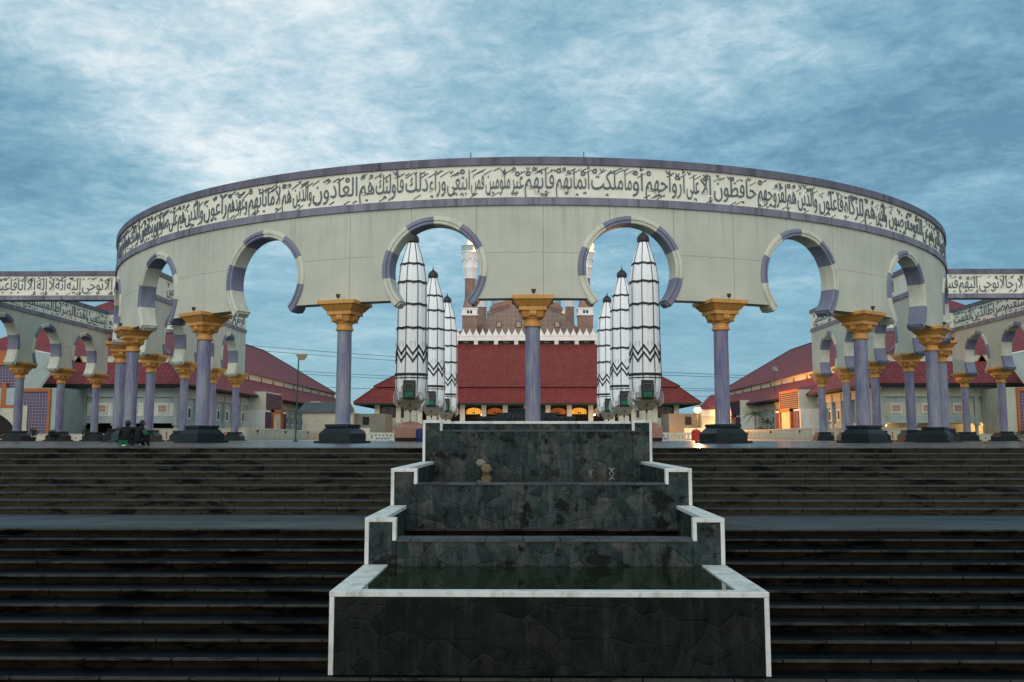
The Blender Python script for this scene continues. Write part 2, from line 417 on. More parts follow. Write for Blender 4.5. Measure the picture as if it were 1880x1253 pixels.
paint('cloth_green', (0.004, 0.10, 0.04), (0.01, 0.14, 0.055), 5, 0.9)
paint('cloth_orange', (0.35, 0.08, 0.02), (0.42, 0.1, 0.03), 5, 0.9)
paint('skin', (0.25, 0.13, 0.08), (0.30, 0.16, 0.10), 5, 0.6)
paint('hair_black', (0.006, 0.005, 0.005), (0.012, 0.01, 0.01), 5, 0.5)
paint('leaf_dark', (0.012, 0.030, 0.010), (0.035, 0.060, 0.020), 3, 0.6)
paint('leaf_maroon', (0.035, 0.010, 0.010), (0.07, 0.025, 0.018), 3, 0.6)
paint('palm_green', (0.012, 0.035, 0.014), (0.03, 0.07, 0.03), 3, 0.5)
paint('trunk_brown', (0.05, 0.035, 0.022), (0.09, 0.06, 0.04), 5, 0.9)
paint('terracotta', (0.03, 0.03, 0.03), (0.05, 0.045, 0.04), 3, 0.8)
paint('cotton_tan', (0.12, 0.095, 0.05), (0.19, 0.15, 0.085), 8, 0.9)
paint('cotton_pale', (0.14, 0.14, 0.11), (0.22, 0.21, 0.17), 8, 0.9)
paint('stick_white', (0.22, 0.21, 0.17), (0.30, 0.28, 0.24), 8, 0.8)
paint('wire_black', (0.02, 0.03, 0.04), (0.03, 0.04, 0.05), 1, 0.6)
paint('satellite_white', (0.20, 0.17, 0.18), (0.26, 0.22, 0.23), 1, 0.5)
emit('bulb_warm', (1.0, 0.62, 0.22), 60.0)
emit('bulb_flood', (1.0, 0.60, 0.20), 3.2)
emit('bulb_small', (1.0, 0.72, 0.4), 12.0)


def lattice_mat():
    m, t, bs = newmat('violet_lattice')
    tco = t.new('ShaderNodeTexCoord').outputs['Object']
    sp = t.new('ShaderNodeSeparateXYZ'); t.link(tco, sp.inputs[0]); cb2 = t.new('ShaderNodeCombineXYZ'); t.link(sp.outputs[0], cb2.inputs[0]); t.link(sp.outputs[2], cb2.inputs[1]); tco = cb2.outputs[0]
    v1 = t.new('ShaderNodeTexVoronoi', feature='F1', distance='CHEBYCHEV', voronoi_dimensions='2D'); v1.inputs['Scale'].default_value = 2.4; v1.inputs['Randomness'].default_value = 0.0
    t.link(tco, v1.inputs['Vector'])
    v2 = t.new('ShaderNodeTexVoronoi', feature='F1', voronoi_dimensions='2D'); v2.inputs['Scale'].default_value = 4.8; v2.inputs['Randomness'].default_value = 0.0
    t.link(tco, v2.inputs['Vector'])
    a = t.ramp(v1.outputs['Distance'], [(0.30, (0.05, 0.028, 0.09)), (0.38, (0.20, 0.17, 0.23))], 'CONSTANT')
    b = t.ramp(v2.outputs['Distance'], [(0.0, (1, 1, 1)), (0.22, (0, 0, 0))], 'CONSTANT')
    t.link(t.mix(b, a, (0.34, 0.32, 0.36, 1)), bs.inputs['Base Color'])
    bs.inputs['Roughness'].default_value = 0.7


lattice_mat()


def grid_mat(name, a, b, line_, tile, wdt=0.04):
    m, t, bs = newmat(name)
    tco = t.new('ShaderNodeTexCoord').outputs['Object']
    sp = t.new('ShaderNodeSeparateXYZ'); t.link(tco, sp.inputs[0])
    base = t.ramp(t.noise(tco, 0.4, 6), [(0.3, a), (0.7, b)])

    def ln(c_):
        q = t.math('ABSOLUTE', t.math('SUBTRACT', t.math('FRACT', t.math('DIVIDE', c_, tile)), 0.5))
        return t.math('LESS_THAN', q, wdt)
    k = t.math('MAXIMUM', ln(t.math('ADD', sp.outputs[0], 0.3)), ln(sp.outputs[2]))
    t.link(t.mix(t.math('MULTIPLY', k, 0.8), base, c4(line_)), bs.inputs['Base Color'])
    bs.inputs['Roughness'].default_value = 0.7


grid_mat('mosque_brown_tiled', (0.19, 0.13, 0.11), (0.30, 0.21, 0.165), (0.30, 0.27, 0.24), 1.1, 0.05)
grid_mat('dome_tiles', (0.34, 0.45, 0.48), (0.45, 0.55, 0.58), (0.62, 0.68, 0.70), 0.9, 0.07)
grid_mat('window_terracotta', (0.32, 0.17, 0.10), (0.40, 0.22, 0.14), (0.55, 0.52, 0.45), 0.33, 0.12)


def stained_mat():
    m, t, bs = newmat('lit_stained_glass')
    tco = t.new('ShaderNodeTexCoord').outputs['Object']
    sp = t.new('ShaderNodeSeparateXYZ'); t.link(tco, sp.inputs[0])
    q = t.math('FRACT', t.math('MULTIPLY', sp.outputs[0], 2.6))
    k = t.math('LESS_THAN', q, 0.22)
    col = t.mix(k, t.ramp(t.noise(tco, 1.2, 3), [(0.35, (0.9, 0.30, 0.02)), (0.65, (1.0, 0.55, 0.08))]), (0.25, 0.05, 0.0, 1))
    t.link(col, bs.inputs['Emission Color']); bs.inputs['Emission Strength'].default_value = 1.0
    bs.inputs['Base Color'].default_value = (0.2, 0.08, 0.02, 1)


stained_mat()
emit('hall_glow_dim', (0.55, 0.16, 0.03), 0.22)


# ------------------------------------------------------------------ mesh helpers
class MB:
    def __init__(s):
        s.v = []; s.f = []; s.m = []; s.uv = []

    def face(s, pts, mi=0, uv=None):
        b = len(s.v); s.v += [tuple(p) for p in pts]
        s.f.append(tuple(range(b, b + len(pts)))); s.m.append(mi)
        s.uv.append(uv if uv else [(0, 0)] * len(pts))

    def poly(s, verts, faces, mi=0):
        b = len(s.v); s.v += [tuple(p) for p in verts]
        for f_ in faces:
            s.f.append(tuple(b + i for i in f_)); s.m.append(mi); s.uv.append([(0, 0)] * len(f_))

    def box(s, x0, x1, y0, y1, z0, z1, mi=0):
        x0, x1 = min(x0, x1), max(x0, x1); y0, y1 = min(y0, y1), max(y0, y1)
        v = [(x0, y0, z0), (x1, y0, z0), (x1, y1, z0), (x0, y1, z0), (x0, y0, z1), (x1, y0, z1), (x1, y1, z1), (x0, y1, z1)]
        s.poly(v, [(0, 3, 2, 1), (4, 5, 6, 7), (0, 1, 5, 4), (1, 2, 6, 5), (2, 3, 7, 6), (3, 0, 4, 7)], mi)

    def frust(s, hw0, hw1, z0, z1, mi=0, hd0=None, hd1=None, cx=0, cy=0):
        hd0 = hw0 if hd0 is None else hd0; hd1 = hw1 if hd1 is None else hd1
        v = [(cx - hw0, cy - hd0, z0), (cx + hw0, cy - hd0, z0), (cx + hw0, cy + hd0, z0), (cx - hw0, cy + hd0, z0),
             (cx - hw1, cy - hd1, z1), (cx + hw1, cy - hd1, z1), (cx + hw1, cy + hd1, z1), (cx - hw1, cy + hd1, z1)]
        s.poly(v, [(0, 3, 2, 1), (4, 5, 6, 7), (0, 1, 5, 4), (1, 2, 6, 5), (2, 3, 7, 6), (3, 0, 4, 7)], mi)

    def lathe(s, prof, n=24, mi=0, rf=None, cx=0, cy=0, cap=True, a0=0):
        rings = []
        b = len(s.v)
        for (r, z) in prof:
            for k in range(n):
                a = a0 + 2 * PI * k / n
                rr = r * (rf(k, z) if rf else 1)
                s.v.append((cx + rr * math.cos(a), cy + rr * math.sin(a), z))
        for i in range(len(prof) - 1):
            for k in range(n):
                k2 = (k + 1) % n
                s.f.append((b + i * n + k, b + i * n + k2, b + (i + 1) * n + k2, b + (i + 1) * n + k)); s.m.append(mi); s.uv.append([(0, 0)] * 4)
        if cap:
            s.f.append(tuple(b + k for k in range(n))[::-1]); s.m.append(mi); s.uv.append([(0, 0)] * n)
            e = b + (len(prof) - 1) * n
            s.f.append(tuple(e + k for k in range(n))); s.m.append(mi); s.uv.append([(0, 0)] * n)

    def tube(s, pts, r, n=6, mi=0):
        pts = [Vector(p) for p in pts]
        b = len(s.v); rs = r if isinstance(r, (list, tuple)) else [r] * len(pts)
        for i, p in enumerate(pts):
            d = (pts[min(i + 1, len(pts) - 1)] - pts[max(i - 1, 0)])
            d = d.normalized() if d.length > 0 else Vector((0, 0, 1))
            up = Vector((0, 0, 1)) if abs(d.z) < 0.9 else Vector((1, 0, 0))
            a = d.cross(up).normalized(); c = a.cross(d)
            for k in range(n):
                t_ = 2 * PI * k / n
                s.v.append(tuple(p + (a * math.cos(t_) + c * math.sin(t_)) * rs[i]))
        for i in range(len(pts) - 1):
            for k in range(n):
                k2 = (k + 1) % n
                s.f.append((b + i * n + k, b + i * n + k2, b + (i + 1) * n + k2, b + (i + 1) * n + k)); s.m.append(mi); s.uv.append([(0, 0)] * 4)
        s.f.append(tuple(b + k for k in range(n))[::-1]); s.m.append(mi); s.uv.append([(0, 0)] * n)
        e = b + (len(pts) - 1) * n
        s.f.append(tuple(e + k for k in range(n))); s.m.append(mi); s.uv.append([(0, 0)] * n)

    def prism(s, poly2, y0, y1, mi=0, axis='y', tf=None):
        """extrude an (x,z) polygon along y"""
        n = len(poly2); f_ = tf or (lambda a, b_, c: (a, b_, c))
        A = [f_(p[0], y0, p[1]) for p in poly2]; B = [f_(p[0], y1, p[1]) for p in poly2]
        s.poly(A + B, [tuple(range(n)), tuple(range(2 * n - 1, n - 1, -1))] + [(i, i + n, (i + 1) % n + n, (i + 1) % n) for i in range(n)], mi)

    def roof(s, pts, mi=0):
        p = [Vector(q) for q in pts]
        u = (p[1] - p[0]).normalized(); nrm = (p[1] - p[0]).cross(p[2] - p[0]).normalized(); v = nrm.cross(u)
        s.face(p, mi, [((q - p[0]).dot(u) + 100, (q - p[0]).dot(v) + 100) for q in p])

    def build(s, name, mats, parent=None, smooth=False, recalc=True, weld=True, bevel=0.0):
        me = bpy.data.meshes.new(name)
        me.from_pydata(s.v, [], s.f)
        mats = [mats] if isinstance(mats, str) else mats
        for q in mats: me.materials.append(MATS[q])
        me.polygons.foreach_set('material_index', s.m)
        ul = me.uv_layers.new(name='UVMap')
        k = 0
        for pi_, f_ in enumerate(s.f):
            for j in range(len(f_)):
                ul.data[k].uv = s.uv[pi_][j]; k += 1
        if weld or recalc:
            bm = bmesh.new(); bm.from_mesh(me)
            if weld: bmesh.ops.remove_doubles(bm, verts=bm.verts, dist=1e-5)
            if bevel: bmesh.ops.bevel(bm, geom=list(bm.edges), offset=bevel, segments=1, affect='EDGES', profile=0.5)
            if recalc: bmesh.ops.recalc_face_normals(bm, faces=bm.faces)
            bm.to_mesh(me); bm.free()
        if smooth:
            for p in me.polygons: p.use_smooth = True
        o = bpy.data.objects.new(name, me); COL.objects.link(o)
        if parent: o.parent = parent
        return o


def thing(name, label, cat, loc=(0, 0, 0), rz=0, group=None):
    o = bpy.data.objects.new(name, None); COL.objects.link(o)
    o.location = loc; o.rotation_euler = (0, 0, rz); o.empty_display_size = 0.3
    o['label'] = label; o['category'] = cat
    if group: o['group'] = group
    return o


def tag(o, label, cat, group=None):
    o['label'] = label; o['category'] = cat
    if group: o['group'] = group
    return o


def struct(o, kind='structure'):
    o['kind'] = kind; return o


def copy_tree(o, parent=None):
    c = o.copy(); COL.objects.link(c)
    if parent: c.parent = parent
    for ch in list(o.children): copy_tree(ch, c)
    return c


def light_point(name, loc, e, c=(1, .6, .25), r=0.3):
    l = bpy.data.lights.new(name, 'POINT'); l.energy = e; l.color = c; l.shadow_soft_size = r
    o = bpy.data.objects.new(name, l); COL.objects.link(o); o.location = loc
    return o


# ------------------------------------------------------------------ ground, plaza, steps
g = MB(); g.face([(-1500, 30, -0.02), (1500, 30, -0.02), (1500, 2500, -0.02), (-1500, 2500, -0.02)])
struct(g.build('ground', 'plaza_granite'))
g = MB()
N0 = 26.1
for sx in (0,):
    g.face([(-110, N0, 0.0), (110, N0, 0.0), (110, 92, 0.0), (-110, 92, 0.0)])
struct(g.build('plaza', 'plaza_granite'))
g = MB(); g.face([(-35.2, 91.5, 0.012), (35.2, 91.5, 0.012), (35.2, 182, 0.012), (-35.2, 182, 0.012)])
struct(g.build('courtyard', 'court_marble'))

up_y = [26.1, 25.6, 25.1, 24.6, 24.12, 23.6, 23.1, 22.6, 22.05, 21.62]
lo_y = [18.17, 17.76, 17.2, 16.56, 15.92, 15.31, 14.72, 14.13, 13.55, 13.02, 12.54, 12.0, 11.4]
W_ = 110


def flight(ys, z0, r, name, mats, lab):
    m = MB(); z_ = z0
    for k, yy in enumerate(ys):
        nxt = ys[k + 1] if k + 1 < len(ys) else None
        lip = 0.028
        # nosing slab edge proud of the riser, then riser, then the tread below
        m.box(-W_, W_, yy - 0.03, yy + 0.035, z_ - lip, z_ + 0.002, 2)
        m.face([(-W_, yy + 0.03, z_), (W_, yy + 0.03, z_), (W_, yy + 0.24, z_), (-W_, yy + 0.24, z_)], 1)
        m.face([(-W_, yy + 0.003, z_ - lip), (W_, yy + 0.003, z_ - lip), (W_, yy + 0.003, z_ - r), (-W_, yy + 0.003, z_ - r)], 0)
        if nxt is not None:
            m.face([(-W_, nxt + 0.2, z_ - r - 0.001), (W_, nxt + 0.2, z_ - r - 0.001), (W_, yy + 0.01, z_ - r - 0.001), (-W_, yy + 0.01, z_ - r - 0.001)], 1)
        z_ -= r
    o = m.build(name, mats, recalc=False, weld=False)
    return struct(o), z_


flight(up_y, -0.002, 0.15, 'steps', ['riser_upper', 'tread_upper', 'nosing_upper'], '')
g = MB(); g.face([(-W_, 18.2, -1.502), (W_, 18.2, -1.502), (W_, 21.64, -1.502), (-W_, 21.64, -1.502)])
struct(g.build('landing', 'landing_granite'))
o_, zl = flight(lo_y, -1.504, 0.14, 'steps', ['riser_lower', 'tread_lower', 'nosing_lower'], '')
g = MB(); g.face([(-W_, -25, zl), (W_, -25, zl), (W_, 11.43, zl), (-W_, 11.43, zl)])
struct(g.build('pavement', 'landing_granite'))

# ------------------------------------------------------------------ cascade fountain
F = thing('cascade_fountain', 'dark slate cascade fountain with white coping in the middle of the steps', 'fountain', (0, 0, 0))


def tier(y0, y1, zb, zt, lip, lipd, sidew, pierw, waterz, wmat, stone, cop=0.07, full=False, fw=2.96, bottom=None):
    m = MB()
    zf = bottom
    # side walls
    for sg in (-1, 1):
        c = MB()
        m.box(sg * (fw - sidew), sg * (fw - 0.002), y0 + 0.1, y1, zf, zt - cop)
        c.box(sg * (fw - sidew - 0.012), sg * (fw + 0.012), y0 + 0.02, y1, zt - cop, zt)
        if not full:
            m.box(sg * (fw - pierw + 0.004), sg * (fw - 0.004), y0 + 0.003, y0 + 0.13, zf, zt - cop)      # front pier
            c.box(sg * (fw - pierw - 0.006), sg * (fw + 0.008), y0 - 0.008, y0 + 0.14, zt - cop, zt + 0.002)
            c.box(sg * (fw - pierw - 0.004), sg * (fw - pierw + cop - 0.01), y0 - 0.006, y0 + 0.138, lip - 0.03, zt - cop)
        c.box(sg * (fw - cop + 0.008), sg * (fw + 0.006), y0 - 0.006, y0 + 0.08, zb, zt - cop)
        c.build('coping', 'coping_white', F, bevel=0.006)
    if full:
        m.box(-fw + 0.01, fw - 0.01, y0 + 0.003, y0 + 0.2, zf, zt - cop)
        c = MB(); c.box(-fw - 0.008, fw + 0.008, y0 - 0.008, y0 + 0.2, zt - cop, zt + 0.002); c.build('coping', 'coping_white', F, bevel=0.006)
    else:
        m.box(-fw + pierw, fw - pierw, y0 + 0.02, y0 + lipd, zf, lip - 0.045)
        m.box(-fw + pierw - .0, fw - pierw + .0, y0 + 0.0, y0 + lipd + .02, lip - 0.045, lip, 1)
    # basin floor
    m.box(-fw + 0.02, fw - 0.02, y0 + 0.14, y1, zf, zf + 0.05)
    m.build('basin_wall', [stone, 'lip_slate'], F, bevel=0)
    if waterz is not None:
        q = MB(); q.face([(-fw + sidew - 0.02, y0 + (0.19 if full else lipd - .02), waterz), (fw - sidew + 0.02, y0 + (0.19 if full else lipd - .02), waterz),
                          (fw - sidew + 0.02, y1 + .02, waterz), (-fw + sidew - 0.02, y1 + .02, waterz)])
        q.build('water', wmat, F, recalc=False)


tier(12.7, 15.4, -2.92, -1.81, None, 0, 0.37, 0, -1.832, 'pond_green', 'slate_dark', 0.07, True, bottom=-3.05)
tier(15.4, 18.3, -1.81, -1.053, -1.397, 0.5, 0.30, 0.51, -1.70, 'pond_brown', 'slate_paving', bottom=-2.6)
tier(18.3, 23.9, -1.053, -0.334, -0.615, 0.16, 0.28, 0.51, -0.625, 'pond_brown', 'slate_paving', bottom=-1.9)
tier(23.9, 26.6, -0.334, 0.727, 0.48, 0.3, 0.30, 0.50, 0.40, 'pond_brown', 'slate_paving', bottom=-0.9)
m = MB(); m.box(-2.66, 2.66, 26.2, 26.6, -0.9, 0.67); m.build('basin_wall', 'slate_paving', F)
m = MB(); m.box(-2.66, 2.66, 26.18, 26.62, 0.67, 0.745); m.build('coping', 'coping_white', F, bevel=0.006)

# litter in the third basin
m = MB()
for (cx, cy, cz, r, mi) in ((-1.45, 23.72, -0.37, 0.10, 1), (-1.30, 23.66, -0.52, 0.135, 0)):
    n0 = len(m.v)
    m.lathe([(r * math.sin(PI * (k + .15) / 10.3) * (1 + .12 * math.sin(k * 2.1)), -r * math.cos(PI * (k + .15) / 10.3)) for k in range(11)], 14, mi,
            rf=lambda k, z: 1 + 0.13 * math.sin(k * 1.9 + z * 30), cx=0, cy=0)
    for i in range(n0, len(m.v)):
        v = Vector(m.v[i]); v = Matrix.Rotation(0.5, 3, 'Y') @ v
        m.v[i] = (v.x * (1.0 if mi == 0 else 1.25) + cx, v.y * .6 + cy, v.z + cz)
tag(m.build('wet_cloth_bundle', ['cotton_tan', 'cotton_pale'], smooth=True), 'tan and grey bundle of wet cloth lying at the water edge of the third basin', 'bundle')
for i, (cx, cy, cz, h, lab) in enumerate(((1.34, 23.45, -0.585, 0.055, 'small pale cross of sticks floating on the water, nearer the middle of the fountain'),
                                           (1.86, 23.35, -0.555, 0.075, 'small white knotted twig standing in the water, nearer the right wall of the basin'))):
    m = MB()
    m.tube([(-h, 0, h * 1.1), (0, 0.01, 0), (h, 0, -h * 1.1)], 0.009, 5); m.tube([(h, 0.01, h), (0, 0, 0.0), (-h * .9, 0, -h)], 0.009, 5)
    if i: m.tube([(-h * .7, 0, h * .8), (h * .6, 0, h * .5)], 0.014, 5); m.tube([(-h * .2, 0, h * .3), (h * .3, 0, h * .05)], 0.02, 5)
    o = m.build('floating_twig', 'stick_white'); o.location = (cx, cy, cz); tag(o, lab, 'twig')

# ------------------------------------------------------------------ arcade paths
RC, YC = 36.21, 88.21
YEND = 115.45
LST = YEND - YC


class Path:
    """s = metres along the centre line, o = metres outwards"""


class RingPath(Path):
    def __init__(s): s.L = LST * 2 + PI * RC; s.z = None

    def P(s, t, o):
        if t < LST: return (-(RC + o), YEND - t)
        t2 = t - LST
        if t2 < PI * RC:
            a = t2 / RC - PI / 2
            return ((RC + o) * math.sin(a), YC - (RC + o) * math.cos(a))
        return (RC + o, YC + (t2 - PI * RC))

    def rot(s, t):
        if t < LST: return -PI / 2
        t2 = t - LST
        if t2 < PI * RC: return t2 / RC - PI / 2
        return PI / 2

    def at(s, deg): return LST + (math.radians(deg) + PI / 2) * RC


class LinePath(Path):
    def __init__(s, p0, p1):
        s.a = Vector(p0); s.b = Vector(p1); s.L = (s.b - s.a).length
        s.d = (s.b - s.a).normalized(); s.n = Vector((s.d.y, -s.d.x))

    def P(s, t, o):
        q = s.a + s.d * t + s.n * o; return (q.x, q.y)


RP = RingPath()
TH = 0.45                      # half thickness
ZB, Z1, Z2, Z3, Z4 = 8.19, 13.57, 14.01, 15.93, 16.38
ZA, RA = 9.95, 2.86            # arch centre height, cut radius


def frange(a, b, n): return [a + (b - a) * i / n for i in range(n + 1)]


def quadstrip(m, path, t0, t1, n, o, za, zb, mi=0):
    ts = frange(t0, t1, n)
    for a, b in zip(ts, ts[1:]):
        p, q = path.P(a, o), path.P(b, o)
        m.face([(*p, za), (*q, za), (*q, zb), (*p, zb)], mi, [(a, za), (b, za), (b, zb), (a, zb)])


def slab(m, path, t0, t1, n, o0, o1, za, zb, mi=0):
    ts = frange(t0, t1, n)
    for a, b in zip(ts, ts[1:]):
        c = [path.P(a, o0), path.P(b, o0), path.P(b, o1), path.P(a, o1)]
        m.face([(*c[0], zb), (*c[1], zb), (*c[2], zb), (*c[3], zb)], mi, [(a, 0), (b, 0), (b, 1), (a, 1)])
        m.face([(*c[0], za), (*c[3], za), (*c[2], za), (*c[1], za)], mi, [(a, 0), (b, 0), (b, 1), (a, 1)])
        m.face([(*c[0], za), (*c[1], za), (*c[1], zb), (*c[0], zb)], mi, [(a, za), (b, za), (b, zb), (a, zb)])
        m.face([(*c[3], za), (*c[3], zb), (*c[2], zb), (*c[2], za)], mi, [(a, za), (a, zb), (b, zb), (b, za)])
    for a in (t0, t1):
        c = [path.P(a, o0), path.P(a, o1)]
        m.face([(*c[0], za), (*c[1], za), (*c[1], zb), (*c[0], zb)], mi)


def arch_wall(m, path, t0, t1, centers):
    """wall from ZB to Z1 with keyhole openings"""
    wb = math.sqrt(RA * RA - (ZA - ZB) ** 2)
    cuts = set([t0, t1])
    for c in centers:
        for k in range(33): cuts.add(c - RA * math.cos(PI * k / 32))
        cuts.add(c - wb); cuts.add(c + wb)
    ts = sorted(cuts)
    fine = [ts[0]]
    for a in ts[1:]:
        if a - fine[-1] < 1e-4: continue
        n = max(1, int(math.ceil((a - fine[-1]) / 0.9)))
        b = fine[-1]
        for i in range(1, n + 1): fine.append(b + (a - b) * i / n)

    def holes(t, c):
        d = RA * RA - (t - c) ** 2
        h = math.sqrt(max(d, 0)); return ZA - h, ZA + h
    for a, b in zip(fine, fine[1:]):
        mid = (a + b) / 2
        c = next((q for q in centers if abs(mid - q) < RA), None)
        for o in (TH, -TH):
            pa, pb = path.P(a, o), path.P(b, o)
            if c is None:
                m.face([(*pa, ZB), (*pb, ZB), (*pb, Z1), (*pa, Z1)], 0, [(a, ZB), (b, ZB), (b, Z1), (a, Z1)])
            else:
                la, ha = holes(a, c); lb, hb = holes(b, c)
                m.face([(*pa, ha), (*pb, hb), (*pb, Z1), (*pa, Z1)], 0, [(a, ha), (b, hb), (b, Z1), (a, Z1)])
                if abs(mid - c) > wb:
                    la_, lb_ = max(la, ZB), max(lb, ZB)
                    m.face([(*pa, ZB), (*pb, ZB), (*pb, lb_), (*pa, la_)], 0, [(a, ZB), (b, ZB), (b, lb_), (a, la_)])
        A0, A1, B0, B1 = path.P(a, TH), path.P(a, -TH), path.P(b, TH), path.P(b, -TH)
        if c is None or abs(mid - c) > wb:
            m.face([(*A0, ZB), (*A1, ZB), (*B1, ZB), (*B0, ZB)], 0, [(a, 0), (a, 1), (b, 1), (b, 0)])
        if c is not None:
            la, ha = holes(a, c); lb, hb = holes(b, c)
            m.face([(*A0, ha), (*A1, ha), (*B1, hb), (*B0, hb)], 0, [(a, 0), (a, 1), (b, 1), (b, 0)])
            if abs(mid - c) > wb:
                m.face([(*A0, max(la, ZB)), (*B0, max(lb, ZB)), (*B1, max(lb, ZB)), (*A1, max(la, ZB))], 0)
    for t in (t0, t1):
        A0, A1 = path.P(t, TH), path.P(t, -TH)
        m.face([(*A0, ZB), (*A1, ZB), (*A1, Z1), (*A0, Z1)], 0, [(0, ZB), (.9, ZB), (.9, Z1), (0, Z1)])


RI, RM, RO = 2.62, 2.84, 3.08
PROF = [(RI, 0.44), (RI, -0.44), (RI, -0.44), (RI + .03, -0.53), (RM - .02, -0.53), (RM, -0.60), (RO - .03, -0.60), (RO, -0.57), (RO, -0.43),
        (RO, 0.43), (RO, 0.57), (RO - .03, 0.60), (RM, 0.60), (RM - .02, 0.53), (RI + .03, 0.53)]
HP = [(RI, 0.50), (RI + .05, 0.55), (RM - .09, 0.55), (RM - .06, 0.485), (RM - .02, 0.485), (RM, 0.57), (RO - .10, 0.57), (RO - .02, 0.53), (RO, 0.47)]
PROF = [(r, -o) for r, o in HP] + [(r, o) for r, o in HP[::-1]]


def moulding(path, c, parent, name='arch_moulding'):
    m = MB(); a0, a1 = R_(-42.5), R_(222.5)
    nseg = 8; sub = 7
    rings = []
    N = nseg * sub
    for i in range(N + 1):
        a = a1 - (a1 - a0) * i / N           # from the left foot over the crown to the right foot
        ring = []
        for (r, o) in PROF:
            # foot blocks flare a little
            e = min(i, N - i); fl = 0.06 if e <= 1 else 0.0
            rr = r + (fl if r > RM else -fl * .0)
            x_, z_ = rr * math.cos(a), rr * math.sin(a)
            q = path.P(c + x_, -o)
            ring.append((*q, ZA + z_))
        rings.append(ring)
    n = len(PROF); b = len(m.v)
    for r in rings: m.v += r
    for i in range(N):
        mi = (i // sub) % 2
        for k in range(n):
            k2 = (k + 1) % n
            m.f.append((b + i * n + k, b + i * n + k2, b + (i + 1) * n + k2, b + (i + 1) * n + k)); m.m.append(mi); m.uv.append([(0, 0)] * 4)
    m.f.append(tuple(b + k for k in range(n))); m.m.append(0); m.uv.append([(0, 0)] * n)
    m.f.append(tuple(b + N * n + k for k in range(n))); m.m.append(1); m.uv.append([(0, 0)] * n)
    # little stepped foot plates under each end
    for (a, mi) in ((a1, 0), (a0, 1)):
        for st in (0.05, 0.12):
            da = -st / RO if a == a0 else st / RO
            vs = []
            for (r, o) in ((RI + .05 + st * .5, -.40), (RO - .04, -.40), (RO - .04, .40), (RI + .05 + st * .5, .40)):
                for aa in (a, a + da):
                    q = path.P(c + r * math.cos(aa), -o); vs.append((*q, ZA + r * math.sin(aa)))
            m.poly(vs, [(0, 2, 4, 6), (1, 7, 5, 3), (0, 1, 3, 2), (2, 3, 5, 4), (4, 5, 7, 6), (6, 7, 1, 0)], mi)
    return m.build(name, ['arch_cream', 'arch_violet'], parent, weld=False)


# ------------------------------------------------------------------ Arabic lettering (presentation forms, then laid right to left)
AR = {'ء': (0xFE80, 0, 1), 'آ': (0xFE81, 0, 2), 'أ': (0xFE83, 0, 2), 'ؤ': (0xFE85, 0, 2), 'إ': (0xFE87, 0, 2), 'ئ': (0xFE89, 1, 4), 'ا': (0xFE8D, 0, 2), 'ب': (0xFE8F, 1, 4), 'ة': (0xFE93, 0, 2), 'ت': (0xFE95, 1, 4), 'ث': (0xFE99, 1, 4), 'ج': (0xFE9D, 1, 4), 'ح': (0xFEA1, 1, 4), 'خ': (0xFEA5, 1, 4), 'د': (0xFEA9, 0, 2), 'ذ': (0xFEAB, 0, 2), 'ر': (0xFEAD, 0, 2), 'ز': (0xFEAF, 0, 2), 'س': (0xFEB1, 1, 4), 'ش': (0xFEB5, 1, 4), 'ص': (0xFEB9, 1, 4), 'ض': (0xFEBD, 1, 4), 'ط': (0xFEC1, 1, 4), 'ظ': (0xFEC5, 1, 4), 'ع': (0xFEC9, 1, 4), 'غ': (0xFECD, 1, 4), 'ف': (0xFED1, 1, 4), 'ق': (0xFED5, 1, 4), 'ك': (0xFED9, 1, 4), 'ل': (0xFEDD, 1, 4), 'م': (0xFEE1, 1, 4), 'ن': (0xFEE5, 1, 4), 'ه': (0xFEE9, 1, 4), 'و': (0xFEED, 0, 2), 'ى': (0xFEEF, 0, 2), 'ي': (0xFEF1, 1, 4)}
MARKS = '\u064e\u064f\u0650\u0651\u0652\u064b\u064d\u064c'


def shape_word(w_):
    g_ = []; i = 0; prev = False
    while i < len(w_):
        c = w_[i]; nx = w_[i + 1] if i + 1 < len(w_) else None
        if c == 'ل' and nx in ('ا', 'أ', 'إ'):
            b = {'ا': 0xFEFB, 'أ': 0xFEF7, 'إ': 0xFEF9}[nx]
            g_.append(chr(b + (1 if prev else 0))); prev = False; i += 2; continue
        b, jn, n = AR[c]
        nj = jn and nx is not None and nx != 'ء'
        k = 0 if n == 1 else ((1 if prev else 0) if n == 2 else (3 if prev and nj else 1 if prev else 2 if nj else 0))
        g_.append(chr(b + k)); prev = bool(nj); i += 1
    return ''.join(g_)[::-1]


_tc = {}


def text_tris(body, off=0.0, ext=0.5):
    key = (body, off)
    if key in _tc: return _tc[key]
    cu = bpy.data.curves.new('lettering', 'FONT'); cu.body = body; cu.offset = off; cu.extrude = ext; cu.resolution_u = 3
    o = bpy.data.objects.new('lettering', cu); COL.objects.link(o)
    bpy.context.view_layer.update()
    dg = bpy.context.evaluated_depsgraph_get()
    me = bpy.data.meshes.new_from_object(o.evaluated_get(dg))
    vs = [tuple(v.co) for v in me.vertices]; fs = [tuple(p.vertices) for p in me.polygons]
    bpy.data.objects.remove(o); bpy.data.curves.remove(cu); bpy.data.meshes.remove(me)
    x0 = min(v[0] for v in vs); x1 = max(v[0] for v in vs)
    y0 = min(v[1] for v in vs); y1 = max(v[1] for v in vs)
    _tc[key] = (vs, fs, x0, x1, y0, y1)
    return _tc[key]


